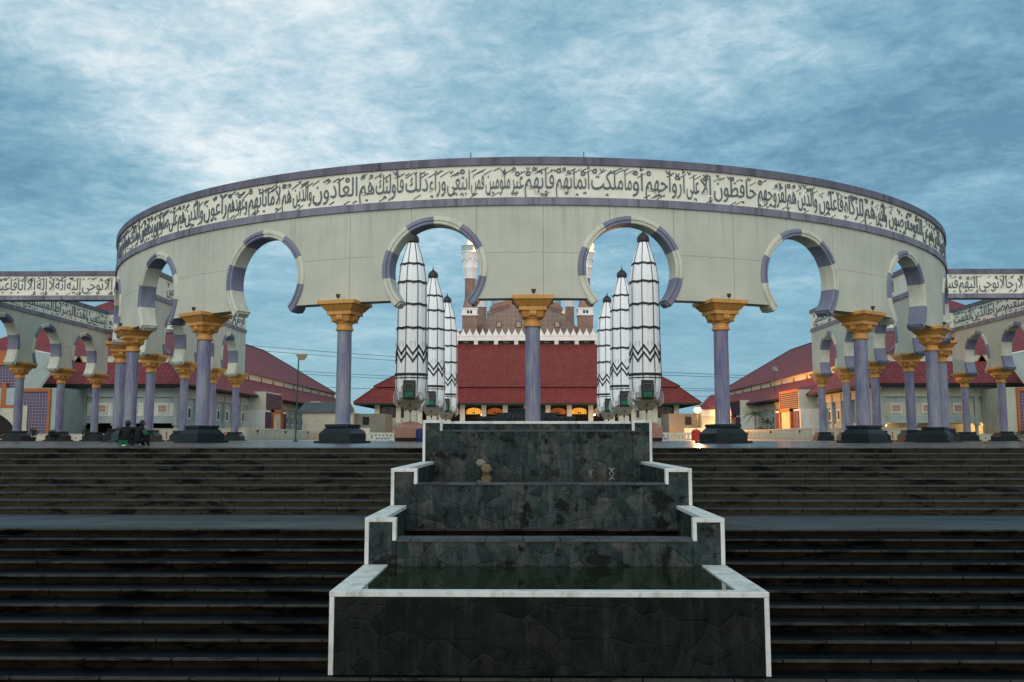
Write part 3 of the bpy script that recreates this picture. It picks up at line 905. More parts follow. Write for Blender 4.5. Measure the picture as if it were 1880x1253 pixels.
def put_word(m, mapf, word, uR, uL, z0=14.54, ky=1.62, depth=0.04):
    """word between uR (right edge) and uL (left edge); mapf(u, v, d)"""
    bare = ''.join(c for c in word if c not in MARKS)
    vs, fs, x0, x1, y0, y1 = text_tris(shape_word(bare), -0.002)
    wdt = uR - uL
    kx = wdt / (x1 - x0)
    m.poly([mapf(uL + (v[0] - x0) * kx, z0 + v[1] * ky, 0.01 + (v[2] + .5) * depth) for v in vs], fs)
    n = len(bare); i = -1
    rr_ = random.Random(n * 7 + int(abs(uR) * 10))
    for q in range(max(1, int(wdt / 0.36))):
        cx = uL + (q + rr_.uniform(.2, .8)) * 0.36; kind = rr_.random()
        top_ = kind < .6
        zc_ = 15.66 + rr_.uniform(-.1, .08) if top_ else 14.2 + rr_.uniform(-.06, .08)
        a_ = rr_.uniform(.08, .13)
        if kind < .3: pl_ = [(-a_, a_), (0, -a_ * .8), (a_, a_)]          # small v
        elif kind < .75: pl_ = [(-a_ * 1.5, -a_ * .8), (a_ * 1.5, a_ * .8)]
        else: pl_ = [(-a_, 0), (-a_ * .3, a_), (a_ * .5, a_ * .5), (a_ * .2, -a_ * .4)]
        for (p0_, p1_) in zip(pl_, pl_[1:]):
            dx_, dz_ = p1_[0] - p0_[0], p1_[1] - p0_[1]; L_ = math.hypot(dx_, dz_); nx_, nz_ = -dz_ / L_ * .024, dx_ / L_ * .024
            c_ = [(p0_[0] + nx_, p0_[1] + nz_), (p0_[0] - nx_, p0_[1] - nz_), (p1_[0] - nx_, p1_[1] - nz_), (p1_[0] + nx_, p1_[1] + nz_)]
            m.poly([mapf(cx + a0_, zc_ + b0_, .01) for a0_, b0_ in c_] + [mapf(cx + a0_, zc_ + b0_, .01 + depth) for a0_, b0_ in c_], [(4, 5, 6, 7), (0, 1, 5, 4), (1, 2, 6, 5), (2, 3, 7, 6), (3, 0, 4, 7)])
    rnd = random.Random(len(word) * 13 + ord(bare[0]))
    for c in word:
        if c not in MARKS: i += 1; continue
        cx = uR - (i + 0.5) / n * wdt + rnd.uniform(-.04, .04)
        if c in '\u064e\u064b': hgt = 15.52 + rnd.uniform(-.12, .12); s_ = 0.46
        elif c in '\u0650\u064d': hgt = 14.18 + rnd.uniform(-.02, .06); s_ = 0.42
        else: hgt = 15.56 + rnd.uniform(-.16, .10); s_ = 0.30
        if c in '\u064e\u0650\u064b\u064d':
            # a long slanting pen stroke
            dx, dz, th = s_ * .5, s_ * .27, 0.03
            pts = [(-dx, -dz - th), (dx, dz - th * .2), (dx, dz + th), (-dx, -dz + th * .3)]
            vv = [mapf(cx + a, hgt + b_, 0.01) for a, b_ in pts] + [mapf(cx + a, hgt + b_, 0.01 + depth) for a, b_ in pts]
            m.poly(vv, [(4, 5, 6, 7), (0, 1, 5, 4), (1, 2, 6, 5), (2, 3, 7, 6), (3, 0, 4, 7)])
        else:
            vs2, fs2, a0, a1, b0, b1 = text_tris(c, 0.0)
            k = s_ / max(a1 - a0, b1 - b0)
            m.poly([mapf(cx + (v[0] - (a0 + a1) / 2) * k, hgt + (v[1] - (b0 + b1) / 2) * k, 0.01 + (v[2] + .5) * depth) for v in vs2], fs2)


def put_line(m, mapf, words, uR, uL, pad=0.1):
    ws = []
    for w_ in words:
        bare = ''.join(c for c in w_ if c not in MARKS)
        t_ = text_tris(shape_word(bare), -0.002); ws.append(t_[3] - t_[2] + 0.12)
    tot = sum(ws); k = (uR - uL - pad * len(words)) / tot; u = uR
    for w_, q in zip(words, ws):
        put_word(m, mapf, w_, u, u - q * k); u -= q * k + pad


# ------------------------------------------------------------------ the curved arcade with its straight returns
def band(path, t0, t1, n, parent, text=None, both=True):
    m = MB(); slab(m, path, t0, t1, n, -TH - .03, TH + .03, Z2, Z3); m.build('inscription_panel', 'panel_cream', parent)
    m = MB(); slab(m, path, t0 - .02, t1 + .02, n, -TH - .14, TH + .14, Z1, Z2); m.build('string_course', 'course_violet', parent)
    m = MB(); slab(m, path, t0 - .02, t1 + .02, n, -TH - .17, TH + .17, Z3, Z4); m.build('cornice', 'cornice_grey', parent)


A = thing('curved_arcade', 'tall curved cream arcade wall with keyhole arches and an Arabic calligraphy band', 'arcade', (0, 52, 8.19))
AX = A.matrix_basis.inverted()


def ploc(o):      # keep world coordinates for parts of a thing whose Empty is not at the origin
    o.matrix_parent_inverse = Matrix.Translation(-Vector(o.parent.location)); return o


def reloc(root):
    for c in root.children: ploc(c)


ring_centers = [RP.at(d) for d in (-80.1, -62.3, -44.5, -26.7, -8.9, 8.9, 26.7, 44.5, 62.3, 80.1)]
ROT = 0.2
ring_centers = [RP.at(d + ROT) for d in (-80.1, -62.3, -44.5, -26.7, -8.9, 8.9, 26.7, 44.5, 62.3, 80.1)]
sL = LST - 0.02; sR = LST + PI * RC + 0.02
m = MB(); arch_wall(m, RP, sL, sR, ring_centers); m.build('wall', 'cream_render', A, weld=False, recalc=False)
band(RP, sL, sR, 120, A)
for c in ring_centers: moulding(RP, c, A)
m = MB(); fo = lambda u, v, d: (*RP.P(RP.at(0) + u, TH + .03 + d), v)
DG = RC * PI / 180
table = [('وَالَّذِينَ', 40.0, 36.2), ('هُمْ', 38.2, 37.0), ('لِلزَّكَاةِ', 36.0, 33.0), ('فَاعِلُونَ', 32.8, 29.4), ('وَالَّذِينَ', 29.1, 26.6), ('هُمْ', 26.4, 25.3), ('لِفُرُوجِهِمْ', 25.2, 21.9), ('حَافِظُونَ', 21.7, 17.2),
         ('إِلَّا', 17.0, 15.85), ('عَلَى', 15.7, 14.45), ('أَزْوَاجِهِمْ', 14.3, 10.5), ('أَوْ', 10.3, 9.3), ('مَا', 9.2, 8.55), ('مَلَكَتْ', 8.4, 5.5), ('أَيْمَانُهُمْ', 5.35, 2.3), ('فَإِنَّهُمْ', 2.15, -.5),
         ('غَيْرُ', -.6, -1.7), ('مَلُومِينَ', -1.8, -4.0), ('فَمَنِ', -4.15, -5.3), ('ابْتَغَى', -5.45, -7.5), ('وَرَاءَ', -7.65, -9.15), ('ذَلِكَ', -9.3, -11.4), ('فَأُولَئِكَ', -11.6, -14.3), ('هُمُ', -14.45, -15.95), ('الْعَادُونَ', -16.15, -20.85),
         ('وَالَّذِينَ', -21.0, -23.1), ('هُمْ', -23.3, -24.4), ('لِأَمَانَاتِهِمْ', -24.6, -28.6), ('وَعَهْدِهِمْ', -28.8, -31.5), ('رَاعُونَ', -31.7, -35.2), ('وَالَّذِينَ', -35.4, -38.5), ('هُمْ', -38.6, -39.9), ('عَلَى', -40.1, -41.7), ('صَلَوَاتِهِمْ', -41.9, -45.4), ('يُحَافِظُونَ', -45.7, -49.3)]
table[0] = ('وَالَّذِينَ', 40.3, 38.3); table[1] = ('هُمْ', 38.1, 36.2)
for w_, a, b in table: put_word(m, fo, w_, a * DG, b * DG)
right_words = ['قَدْ', 'أَفْلَحَ', 'الْمُؤْمِنُونَ', 'الَّذِينَ', 'هُمْ', 'فِي', 'صَلَاتِهِمْ', 'خَاشِعُونَ', 'وَالَّذِينَ', 'هُمْ', 'عَنِ', 'اللَّغْوِ', 'مُعْرِضُونَ']
put_line(m, fo, right_words, 86 * DG, 40.6 * DG)
left_words = ['أُولَئِكَ', 'هُمُ', 'الْوَارِثُونَ', 'الَّذِينَ', 'يَرِثُونَ', 'الْفِرْدَوْسَ', 'هُمْ', 'فِيهَا', 'خَالِدُونَ']
put_line(m, fo, left_words, -49.6 * DG, -86 * DG)
m.build('calligraphy', 'letter_slate', A, weld=False, recalc=False)
# two thin lightning rods and the inner anchor blocks
for dg in (-4.1, 3.9):
    p = RP.P(RP.at(dg), 0)
reloc(A)

SP = 8.67
for sg, side in ((-1, 'left'), (1, 'right')):
    B = thing('arcade_wing', 'straight cream arcade wall running back from the %s end of the curved one' % side, 'arcade', (sg * RC, 101, 8.19), 0, 'straight arcade walls')
    if sg < 0:
        LP = LinePath((-RC, YEND), (-RC, YC))
    else:
        LP = LinePath((RC, YC), (RC, YEND))
    tt = [(YEND - (YC - .63 + SP * (j - .5))) if sg < 0 else (YC - .63 + SP * (j - .5) - YC) for j in (1, 2, 3)]
    m = MB(); arch_wall(m, LP, 0, LP.L, sorted(tt)); m.build('wall', 'cream_render', B, weld=False, recalc=False)
    band(LP, 0.02 if sg > 0 else 0.0, LP.L - (0.0 if sg > 0 else .02), 4, B)
    for c in tt: moulding(LP, c, B)
    m = MB()
    # inner face: reader stands inside, so u runs the other way
    fi = (lambda u, v, d, LP=LP: (*LP.P(LP.L - u, -(TH + .03 + d)), v))
    put_line(m, fi, ['الرَّحْمَنِ', 'الرَّحِيمِ', 'مَالِكِ', 'يَوْمِ', 'الدِّينِ', 'إِيَّاكَ', 'نَعْبُدُ', 'وَإِيَّاكَ', 'نَسْتَعِينُ'], LP.L - 1, 1)
    m.build('calligraphy', 'letter_slate', B, weld=False, recalc=False)
    reloc(B)

XO = 53.7
for sg, side in ((-1, 'left'), (1, 'right')):
    B = thing('arcade_wing', 'outer straight cream arcade wall at the far %s, reaching past the edge of the picture' % side, 'arcade', (sg * XO, 101, 8.19), 0, 'straight arcade walls')
    y0, y1 = YC - .63 - .9, YEND
    LP = LinePath((-XO, y1), (-XO, y0)) if sg < 0 else LinePath((XO, y0), (XO, y1))
    tt = [(y1 - (YC - .63 + SP * (j - .5))) if sg < 0 else (YC - .63 + SP * (j - .5) - y0) for j in (1, 2, 3)]
    m = MB(); arch_wall(m, LP, 0, LP.L, sorted(tt)); m.build('wall', 'cream_render', B, weld=False, recalc=False)
    band(LP, 0, LP.L, 4, B)
    for c in tt: moulding(LP, c, B)
    m = MB(); fi = (lambda u, v, d, LP=LP: (*LP.P(LP.L - u, -(TH + .03 + d)), v))
    if sg < 0: put_line(m, fi, ['نَسْتَعِينُ', 'اهْدِنَا', 'الصِّرَاطَ', 'الْمُسْتَقِيمَ', 'صِرَاطَ', 'الَّذِينَ'], LP.L - .9, 1)
    else: put_line(m, fi, ['اهْدِنَا', 'الصِّرَاطَ', 'الْمُسْتَقِيمَ', 'صِرَاطَ', 'الَّذِينَ', 'أَنْعَمْتَ'], LP.L - 1, .9)
    m.build('calligraphy', 'letter_slate', B, weld=False, recalc=False)
    reloc(B)
    # link beams, front and rear
    for (yb, where) in ((YC - .63, 'nearer'), (YEND - .5, 'farther')):
        D = thing('inscribed_beam', '%s cream beam with Arabic letters bridging the two straight arcades on the %s' % (where, side), 'beam', (sg * 45, yb, Z1), 0, 'inscribed beams between arcades')
        LB = LinePath((-XO + .5, yb), (-RC - .5, yb)) if sg < 0 else LinePath((RC + .5, yb), (XO - .5, yb))
        band(LB, 0, LB.L, 4, D)
        m = MB(); ff = (lambda u, v, d, LB=LB: (*LB.P(u, TH + .03 + d), v))
        if where == 'nearer':
            ws = ['رَسُولٍ', 'إِلَّا', 'نُوحِي', 'إِلَيْهِ', 'أَنَّهُ', 'لَا', 'إِلَهَ', 'إِلَّا', 'أَنَا', 'فَاعْبُدُونِ'] if sg < 0 else ['وَمَا', 'أَرْسَلْنَا', 'قَبْلَكَ', 'إِلَّا', 'رِجَالًا', 'نُوحِي', 'إِلَيْهِمْ', 'فَسْ']
            put_line(m, ff, ws, LB.L - (1.0 if sg < 0 else .5), .5 if sg < 0 else 2.6)
        else:
            put_line(m, ff, ['غَيْرِ', 'الْمَغْضُوبِ', 'عَلَيْهِمْ'][::1] if sg > 0 else ['إِيَّاكَ', 'نَعْبُدُ', 'وَإِيَّاكَ'], LB.L - .6, .3) if sg < 0 else put_line(m, ff, ['عَلَيْهِمْ', 'غَيْرِ', 'الْمَغْضُوبِ', 'عَلَيْهِمْ'][::-1], LB.L - .3, .6)
        m.build('calligraphy', 'letter_slate', D, weld=False, recalc=False)
        reloc(D)

# ------------------------------------------------------------------ columns
def make_column():
    t = thing('arcade_column', 'x', 'column', (0, 0, 0), 0, 'violet columns of the arcades')
    m = MB()
    m.box(-1.2, 1.2, -1.2, 1.2, 0.0, 0.14); m.box(-1.0, 1.0, -1.0, 1.0, 0.14, 0.55); m.frust(1.0, 0.70, 0.55, 0.92); m.box(-.76, .76, -.76, .76, 0.92, 1.09)
    m.build('base', 'column_base_stone', t, bevel=0.012, weld=False)
    m = MB()
    m.lathe([(0.455, 1.085), (0.455, 1.16), (0.435, 1.2), (0.43, 3.8), (0.415, 6.5), (0.415, 6.6)], 96, 0, rf=lambda k, z: (1 - 0.022 * (k % 4 in (2,)) - .01 * (k % 4 in (1, 3))) if 1.18 < z < 6.55 else 1)
    m.build('shaft', 'column_violet', t)
    m = MB()
    m.lathe([(0.50, 6.575), (0.52, 6.60), (0.52, 6.68), (0.47, 6.72), (0.455, 6.85), (0.47, 6.98), (0.56, 7.03), (0.56, 7.07)], 32)
    m.frust(0.54, 0.60, 7.06, 7.12); m.frust(0.55, 0.66, 7.12, 7.475)
    for a in range(4):
        for (cc, ww) in ((0, .19),):
            n0 = len(m.v)
            # scroll bracket on each face
            pts = [(0.50, 7.10), (0.62, 7.12), (0.70, 7.18), (0.74, 7.27), (0.74, 7.36), (0.73, 7.47), (0.50, 7.47)]
            ps = [(cc - ww, -p[0], p[1]) for p in pts] + [(cc + ww, -p[0], p[1]) for p in pts]
            k = len(pts)
            ps = [tuple(Matrix.Rotation(a * PI / 2, 3, 'Z') @ Vector(p)) for p in ps]
            m.poly(ps, [tuple(range(k)), tuple(range(2 * k - 1, k - 1, -1))] + [(i, i + k, (i + 1) % k + k, (i + 1) % k) for i in range(k)])
    m.box(-.78, .78, -.78, .78, 7.475, 7.72)
    m.frust(.84, 1.10, 7.72, 8.06); m.box(-1.18, 1.18, -1.18, 1.18, 8.06, 8.27)
    m.build('capital', 'gold_paint', t, weld=False, bevel=0)
    m = MB()
    m.tube([(0.05, -.95, 8.27), (0.05, -.95, 8.42)], 0.02, 6); m.lathe([(0.05, 8.40), (0.10, 8.44), (0.13, 8.60), (0.14, 8.62)], 10, cx=0.05, cy=-.95)
    m.build('uplight', 'trunk_brown', t)
    return t


colspec = []
words_n = {1: 'first', 2: 'second', 3: 'third', 4: 'fourth', 5: 'fifth'}
colspec.append((RP.at(ROT + 0.0), 'central violet column with gold capital, standing right behind the fountain'))
for k in range(1, 6):
    for sg, sd_ in ((-1, 'left'), (1, 'right')):
        colspec.append((RP.at(ROT + sg * 17.8 * k), 'violet column with gold capital under the curved arcade, %s %s of the central one' % (words_n[k], sd_)))
cols = []
proto = make_column()
first = True
for t_, lab in colspec:
    p = RP.P(t_, 0); rz = RP.rot(t_)
    cols.append((p[0], p[1], rz, lab))
for j in (1, 2, 3):
    for sg, sd_ in ((-1, 'left'), (1, 'right')):
        cols.append((sg * RC, YC - .63 + SP * j, sg * PI / 2, 'violet column under the straight %s arcade, %s behind the curved part' % (sd_, words_n[j])))
for j in (0, 1, 2, 3):
    for sg, sd_ in ((-1, 'left'), (1, 'right')):
        cols.append((sg * XO, YC - .63 + SP * j, sg * PI / 2, 'violet column under the outer %s arcade, %s from its far end' % (sd_, words_n[4 - j])))
for i, (px_, py_, rz, lab) in enumerate(cols):
    c = proto if i == 0 else copy_tree(proto)
    c.location = (px_, py_, 0.0); c.rotation_euler = (0, 0, rz); c['label'] = lab

# ------------------------------------------------------------------ folded giant umbrellas
UP = [(0.50, 19.87), (0.90, 18.7), (1.20, 17.6), (1.36, 16.6), (1.45, 15.8), (1.47, 13.5), (1.49, 11.2), (1.52, 8.7), (1.57, 7.0), (1.60, 6.2), (1.55, 5.3), (1.45, 4.7)]


def ur(z):
    for (r0, z0), (r1, z1) in zip(UP, UP[1:]):
        if z0 >= z >= z1: return r0 + (r1 - r0) * (z0 - z) / (z0 - z1)
    return UP[0][0] if z > UP[0][1] else UP[-1][0]


def make_umbrella():
    t = thing('folded_umbrella', 'x', 'umbrella', (0, 0, 0), 0, 'giant folded umbrellas in two rows')
    NF = 48
    pl = lambda k, z: 1.0 - 0.02 * (1 if k % 3 == 0 else 0) + (0.008 if (k // 3) % 2 else -.008) + .004 * math.sin(z * 2 + k)
    m = MB(); m.lathe([(r, z) for r, z in UP], NF, 0, rf=pl, a0=PI / 16)
    # ragged lower folds of cloth
    for k in range(16):
        a = 2 * PI * k / 16 + .1
        if abs(((a + PI / 2 + PI) % (2 * PI)) - PI) < 0.5: continue
        r = 1.38; hh = 0.5 + .35 * ((k * 7) % 5) / 4
        n = Vector((math.cos(a), math.sin(a))); q = Vector((-n.y, n.x))
        pts = [(n * r + q * .26, 4.75), (n * r - q * .26, 4.75), (n * (r - .08) - q * .12, 4.75 - hh), (n * (r - .05) + q * .16, 4.75 - hh * .8)]
        pts2 = [(p * .94, z) for p, z in pts]
        m.poly([(p.x, p.y, z) for p, z in pts + pts2], [(0, 1, 2, 3), (7, 6, 5, 4), (0, 4, 5, 1), (1, 5, 6, 2), (2, 6, 7, 3), (3, 7, 4, 0)])
    m.build('canopy', 'canvas_white', t)
    # black ribs down every other fold
    m = MB()
    for k in range(8):
        a = 2 * PI * k / 8 + PI / 8 + .12
        ps = [(math.cos(a) * (ur(z) * 1.005), math.sin(a) * (ur(z) * 1.005), z) for z in [19.87, 19, 18, 17, 16, 15, 13.5, 12, 10.5, 9, 7.5, 6.3, 5.4, 4.8]]
        m.tube(ps, 0.042, 5)
    m.build('rib', 'black_metal', t)

    def ring(zc, hgt, amp, name, per=2, solid=True):
        m = MB(); n = 16 * per
        pts = []
        for k in range(n):
            a = 2 * PI * k / n + PI / 16
            zz_ = zc + (amp if k % 2 else -amp)
            r = ur(zz_) * 1.045
            pts.append((a, zz_, r))
        for k in range(n):
            a, za, ra = pts[k]; b, zb, rb = pts[(k + 1) % n]
            p = lambda a_, r_, z_: (math.cos(a_) * r_, math.sin(a_) * r_, z_)
            A8 = [p(a, ra, za - hgt), p(b, rb, zb - hgt), p(b, rb, zb + hgt), p(a, ra, za + hgt), p(a, ra * .94, za - hgt), p(b, rb * .94, zb - hgt), p(b, rb * .94, zb + hgt), p(a, ra * .94, za + hgt)]
            m.poly(A8, [(0, 1, 2, 3), (3, 2, 6, 7), (0, 4, 5, 1), (4, 7, 6, 5)])
        m.build(name, 'black_metal', t)
    for zc in (17.6, 15.75, 13.5, 11.15): ring(zc, 0.12, 0.05, 'band', 1)
    ring(6.55, 0.13, 0.0, 'band', 1); ring(6.22, 0.045, 0.0, 'band', 1)
    ring(8.95, 0.145, 0.42, 'zigzag_band', 1); ring(8.25, 0.145, 0.42, 'zigzag_band', 1)
    # stepped motif above the zigzag
    for k in range(16):
        a = 2 * PI * (k + .0) / 16 + PI / 16
        if k % 2: continue
        m = MB()
        for (da, z0, z1) in ((-.13, 9.3, 9.75), (.13, 9.3, 9.75)):
            aa = a + da; r = ur(z1) * 1.03
            m.tube([(math.cos(aa) * r, math.sin(aa) * r, z0), (math.cos(aa) * r, math.sin(aa) * r, z1), (math.cos(aa + (.08 if da < 0 else -.08)) * r, math.sin(aa + (.08 if da < 0 else -.08)) * r, z1)], 0.016, 4)
        m.build('stepped_motif', 'black_metal', t)
    m = MB()
    m.lathe([(.36, 19.75), (.52, 19.86), (.62, 20.0), (.64, 20.25), (.58, 20.5), (.40, 20.72), (.20, 20.86), (.10, 20.98), (.06, 21.12), (.015, 21.45)], 20,
            rf=lambda k, z: 1 - .04 * (k % 2))
    m.build('finial', 'onion_dark', t, smooth=False)
    m = MB(); m.lathe([(.33, 19.6), (.42, 19.68), (.42, 19.8), (.33, 19.86)], 16); m.build('collar', 'pedestal_pink', t)
    # machinery at the front
    b = MB()
    b.box(-.60, .60, -1.62, -1.0, 4.25, 5.95, 0)
    for (x0, x1, z0, z1) in ((-.44, .44, 5.52, 5.66), (-.44, .44, 4.92, 5.04), (-.44, -.31, 5.04, 5.52), (.31, .44, 5.04, 5.52)): b.box(x0, x1, -1.78, -1.62, z0, z1, 1)
    b.box(-.20, .20, -1.72, -1.62, 5.12, 5.44, 1); b.box(-.12, .12, -1.74, -1.71, 5.19, 5.38, 0)
    b.box(-.42, .42, -1.72, -1.55, 4.28, 4.82, 2); b.box(-.30, .30, -1.75, -1.72, 4.36, 4.5, 2)
    hb = b.build('machine_box', ['black_metal', 'machine_brown', 'machine_green'], t, weld=False, bevel=0.0)
    for sg in (-1, 1):
        m = MB()
        m.poly([(sg * .62, -1.6, 5.5), (sg * .78, -1.6, 5.4), (sg * .80, -1.6, 4.8), (sg * 1.15, -1.5, 4.75), (sg * .62, -1.6, 4.2), (sg * .62, -1.35, 5.5), (sg * .78, -1.35, 5.4), (sg * .80, -1.35, 4.8), (sg * 1.15, -1.25, 4.75), (sg * .62, -1.35, 4.2)],
               [(0, 1, 2, 3, 4), (9, 8, 7, 6, 5), (0, 5, 6, 1), (1, 6, 7, 2), (2, 7, 8, 3), (3, 8, 9, 4), (4, 9, 5, 0)])
        m.build('side_bracket', 'bracket_grey', hb)
        for yy, r in ((-1.0, .07), (.2, .07), (1.1, .07)):
            m = MB(); m.tube([(sg * 1.50, yy, 4.9), (sg * 1.62, yy, 4.3), (sg * 1.55, yy * .95, 3.75), (sg * 1.32, yy * .8, 3.45)], [.05, r, r * 1.2, .05], 6)
            m.tube([(sg * 1.60, yy, 4.2), (sg * 1.1, yy * .7, 4.05)], 0.035, 5)
            m.build('strut', 'bracket_grey', t)
    m = MB(); m.frust(.66, 1.08, 3.12, 3.95); m.box(-1.12, 1.12, -1.12, 1.12, 3.95, 4.02); m.frust(1.1, .9, 4.02, 4.25); bw = m.build('bowl', 'bowl_bronze', t, weld=False)
    m = MB(); m.lathe([(.10, 0), (.10, .05)], 12); o = m.build('rosette', 'black_metal', bw); o.rotation_euler = (PI / 2 + .47, 0, 0); o.location = (0, -.90, 3.55)
    m = MB(); m.lathe([(.50, 3.02), (.55, 3.06), (.55, 3.12), (.66, 3.16)], 20); m.build('gold_ring', 'gold_paint', t)
    m = MB(); m.box(-.42, .42, -.42, .42, 1.8, 3.1); m.build('post', 'opening_dark', t)
    for a in range(4):
        for cc in (-.30, .30):
            pts = [(-.20, 1.85), (-.27, 2.15), (-.27, 2.75), (-.16, 3.0), (0, 3.08), (.16, 3.0), (.27, 2.75), (.27, 2.15), (.20, 1.85), (.12, 1.95), (0, 1.88), (-.12, 1.95)]
            m = MB(); rt = Matrix.Rotation(a * PI / 2, 3, 'Z')
            m.prism([(cc + p[0], p[1]) for p in pts], -.60, -.50, tf=lambda x_, y_, z_: tuple(rt @ Vector((x_, y_, z_))))
            m.build('petal', 'mosque_cream', t)
    m = MB()
    m.box(-.80, .80, -.80, .80, 1.70, 1.84); m.box(-1.08, 1.08, -1.08, 1.08, 1.56, 1.70); m.frust(1.42, 1.12, 1.36, 1.56)
    m.box(-1.42, 1.42, -1.42, 1.42, .36, 1.36)
    for k in (-.47, .47): m.box(k - .44, k + .44, -1.435, -1.42, .45, 1.05)
    m.build('pedestal', 'pedestal_pink', t, weld=False)
    m = MB(); m.box(-1.36, 1.36, -1.36, 1.36, 0, .36); m.build('shadow_plinth', 'opening_dark', t)  # base block in near-black, the shadow under the pedestal put into its colour
    return t


up = make_umbrella()
k = 0
for j, (yy, wh) in enumerate(((91, 'nearest and tallest-looking'), (111.5, 'middle'), (132, 'farthest'))):
    for sg, sd_ in ((-1, 'left'), (1, 'right')):
        c = up if k == 0 else copy_tree(up)
        c.location = (sg * 11.6, yy, 0); c['label'] = '%s folded white umbrella with black bands in the %s row' % (wh, sd_); k += 1

# ------------------------------------------------------------------ mosque
M = thing('mosque', 'mosque with steep red roof, white crenellated parapet and brown domed block', 'mosque', (0, 190, 0))


def hip_ring(m, x0, y0, x1, y1, z0, ins, z1, mi=0):
    """sloping roof ring between rectangle (x0..x1,y0..y1) at z0 and the inset one at z1"""
    a = [(x0, y0), (x1, y0), (x1, y1), (x0, y1)]
    b = [(x0 + ins, y0 + ins), (x1 - ins, y0 + ins), (x1 - ins, y1 - ins), (x0 + ins, y1 - ins)]
    for i in range(4):
        j = (i + 1) % 4
        m.roof([(*a[i], z0), (*a[j], z0), (*b[j], z1), (*b[i], z1)], mi)


MX, MY0, MY1 = 35.1, 185.0, 258.0
m = MB(); hip_ring(m, -MX, MY0, MX, MY1, 7.42, 3.8, 10.72); m.build('lower_roof', 'roof_red', M, recalc=False, weld=False)
m = MB(); hip_ring(m, -MX + 3.6, MY0 + 3.6, MX - 3.6, MY1 - 3.6, 10.9, 15.7, 21.25); m.build('upper_roof', 'roof_red', M, recalc=False, weld=False)
m = MB(); m.box(-MX + 4.2, MX - 4.2, MY0 + 4.2, MY0 + 4.6, 10.5, 10.95); m.build('roof_step', 'soffit_dark', M)
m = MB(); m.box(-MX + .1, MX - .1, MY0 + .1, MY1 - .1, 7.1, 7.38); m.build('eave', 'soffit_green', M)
for sx in (-1, 1):
    m = MB()
    m.tube([(sx * MX, MY0, 7.5), (sx * (MX - 3.8), MY0 + 3.8, 10.8)], .13, 6); m.tube([(sx * (MX - 3.6), MY0 + 3.6, 11.0), (sx * (MX - 19.3), MY0 + 19.3, 21.35)], .13, 6)
    m.build('hip_ridge', 'roof_maroon', M)
# base, walls, floor
m = MB(); m.box(-32.4, 32.4, 187.0, 256, 0, 2.6); m.build('podium', 'building_cream', M)
m = MB(); m.box(-31.6, 31.6, 192.5, 193.0, 2.6, 7.1); m.build('back_wall', 'opening_dark', M)
pxs = [-30.5 + 4.357 * i for i in range(15)]
for x_ in pxs:
    m = MB(); m.box(x_ - .5, x_ + .5, 187.5, 188.5, 3.5, 7.1); m.box(x_ - .62, x_ + .62, 187.35, 188.62, 2.6, 3.52, 1); m.build('pillar', ['mosque_cream', 'building_grey'], M, weld=False)
lit = {4: 0, 9: 0, 5: 1, 8: 1, 3: 2, 10: 2}
for i in range(14):
    xa, xb = pxs[i] + .5, pxs[i + 1] - .5
    c = (xa + xb) / 2
    # arched lintel between the pillars
    hw = (xb - xa) / 2
    pts = [(xa, 7.1)] + [(c - hw * math.cos(PI * q / 10), 6.15 + .72 * math.sin(PI * q / 10)) for q in range(11)] + [(xb, 7.1)]
    m = MB(); m.prism(pts, 187.9, 188.2); m.build('arch_lintel', 'soffit_green', M)
    m = MB()
    if i < 2 or i > 11:
        m.box(xa, xb, 188.0, 188.3, 2.6, 4.55, 0); m.box(xa, xb, 188.25, 188.3, 4.55, 6.9, 1); m.box(xa + .1, xa + .22, 188.1, 188.25, 4.55, 6.7, 2); m.box(c - .06, c + .06, 188.1, 188.25, 4.55, 6.7, 2); m.box(xb - .22, xb - .1, 188.1, 188.25, 4.55, 6.7, 2)
        m.build('window', ['building_cream', 'glass_dark', 'trunk_brown'], M, weld=False)
    elif i in lit:
        g_ = ['lit_stained_glass', 'hall_glow_dim', 'hall_glow_dim'][lit[i]]
        pts = [(c - hw * .92, 5.35)] + [(c - hw * .92 * math.cos(PI * q / 10), 6.0 + .66 * math.sin(PI * q / 10)) for q in range(11)] + [(c + hw * .92, 5.35)]
        m.prism(pts, 190.6, 190.7, 0)
        m.box(c - hw * .92, c + hw * .92, 190.5, 190.7, 4.2, 5.33, 1)
        m.box(c - .25, c + .25, 190.3, 190.4, 5.5, 5.75, 1)
        m.build('lit_arch_window', [g_, 'opening_dark'], M, weld=False)
    else:
        m.box(xa, xb, 190.5, 190.6, 2.6, 6.9, 0); m.box(xa + .6, xa + 1.5, 190.35, 190.5, 2.8, 5.2, 1)
        m.build('dark_opening', ['opening_dark', 'trunk_brown'], M, weld=False)
for x_ in (-9.2, -.4, 8.9, 14.0):
    m = MB(); m.lathe([(.02, 5.0), (.16, 5.1), (.18, 5.25), (.02, 5.36)], 10, cx=x_, cy=189.5); m.build('hall_lamp', 'bulb_small', M)
# front steps and low side terraces
m = MB()
for k in range(4): m.box(-31.5, -20, 184.4 - k * .8, 187.0, 0.05, 2.3 - k * .5); m.box(20, 31.5, 184.4 - k * .8, 187.0, 0.05, 2.3 - k * .5)
m.build('stair', 'building_cream', M, weld=False)
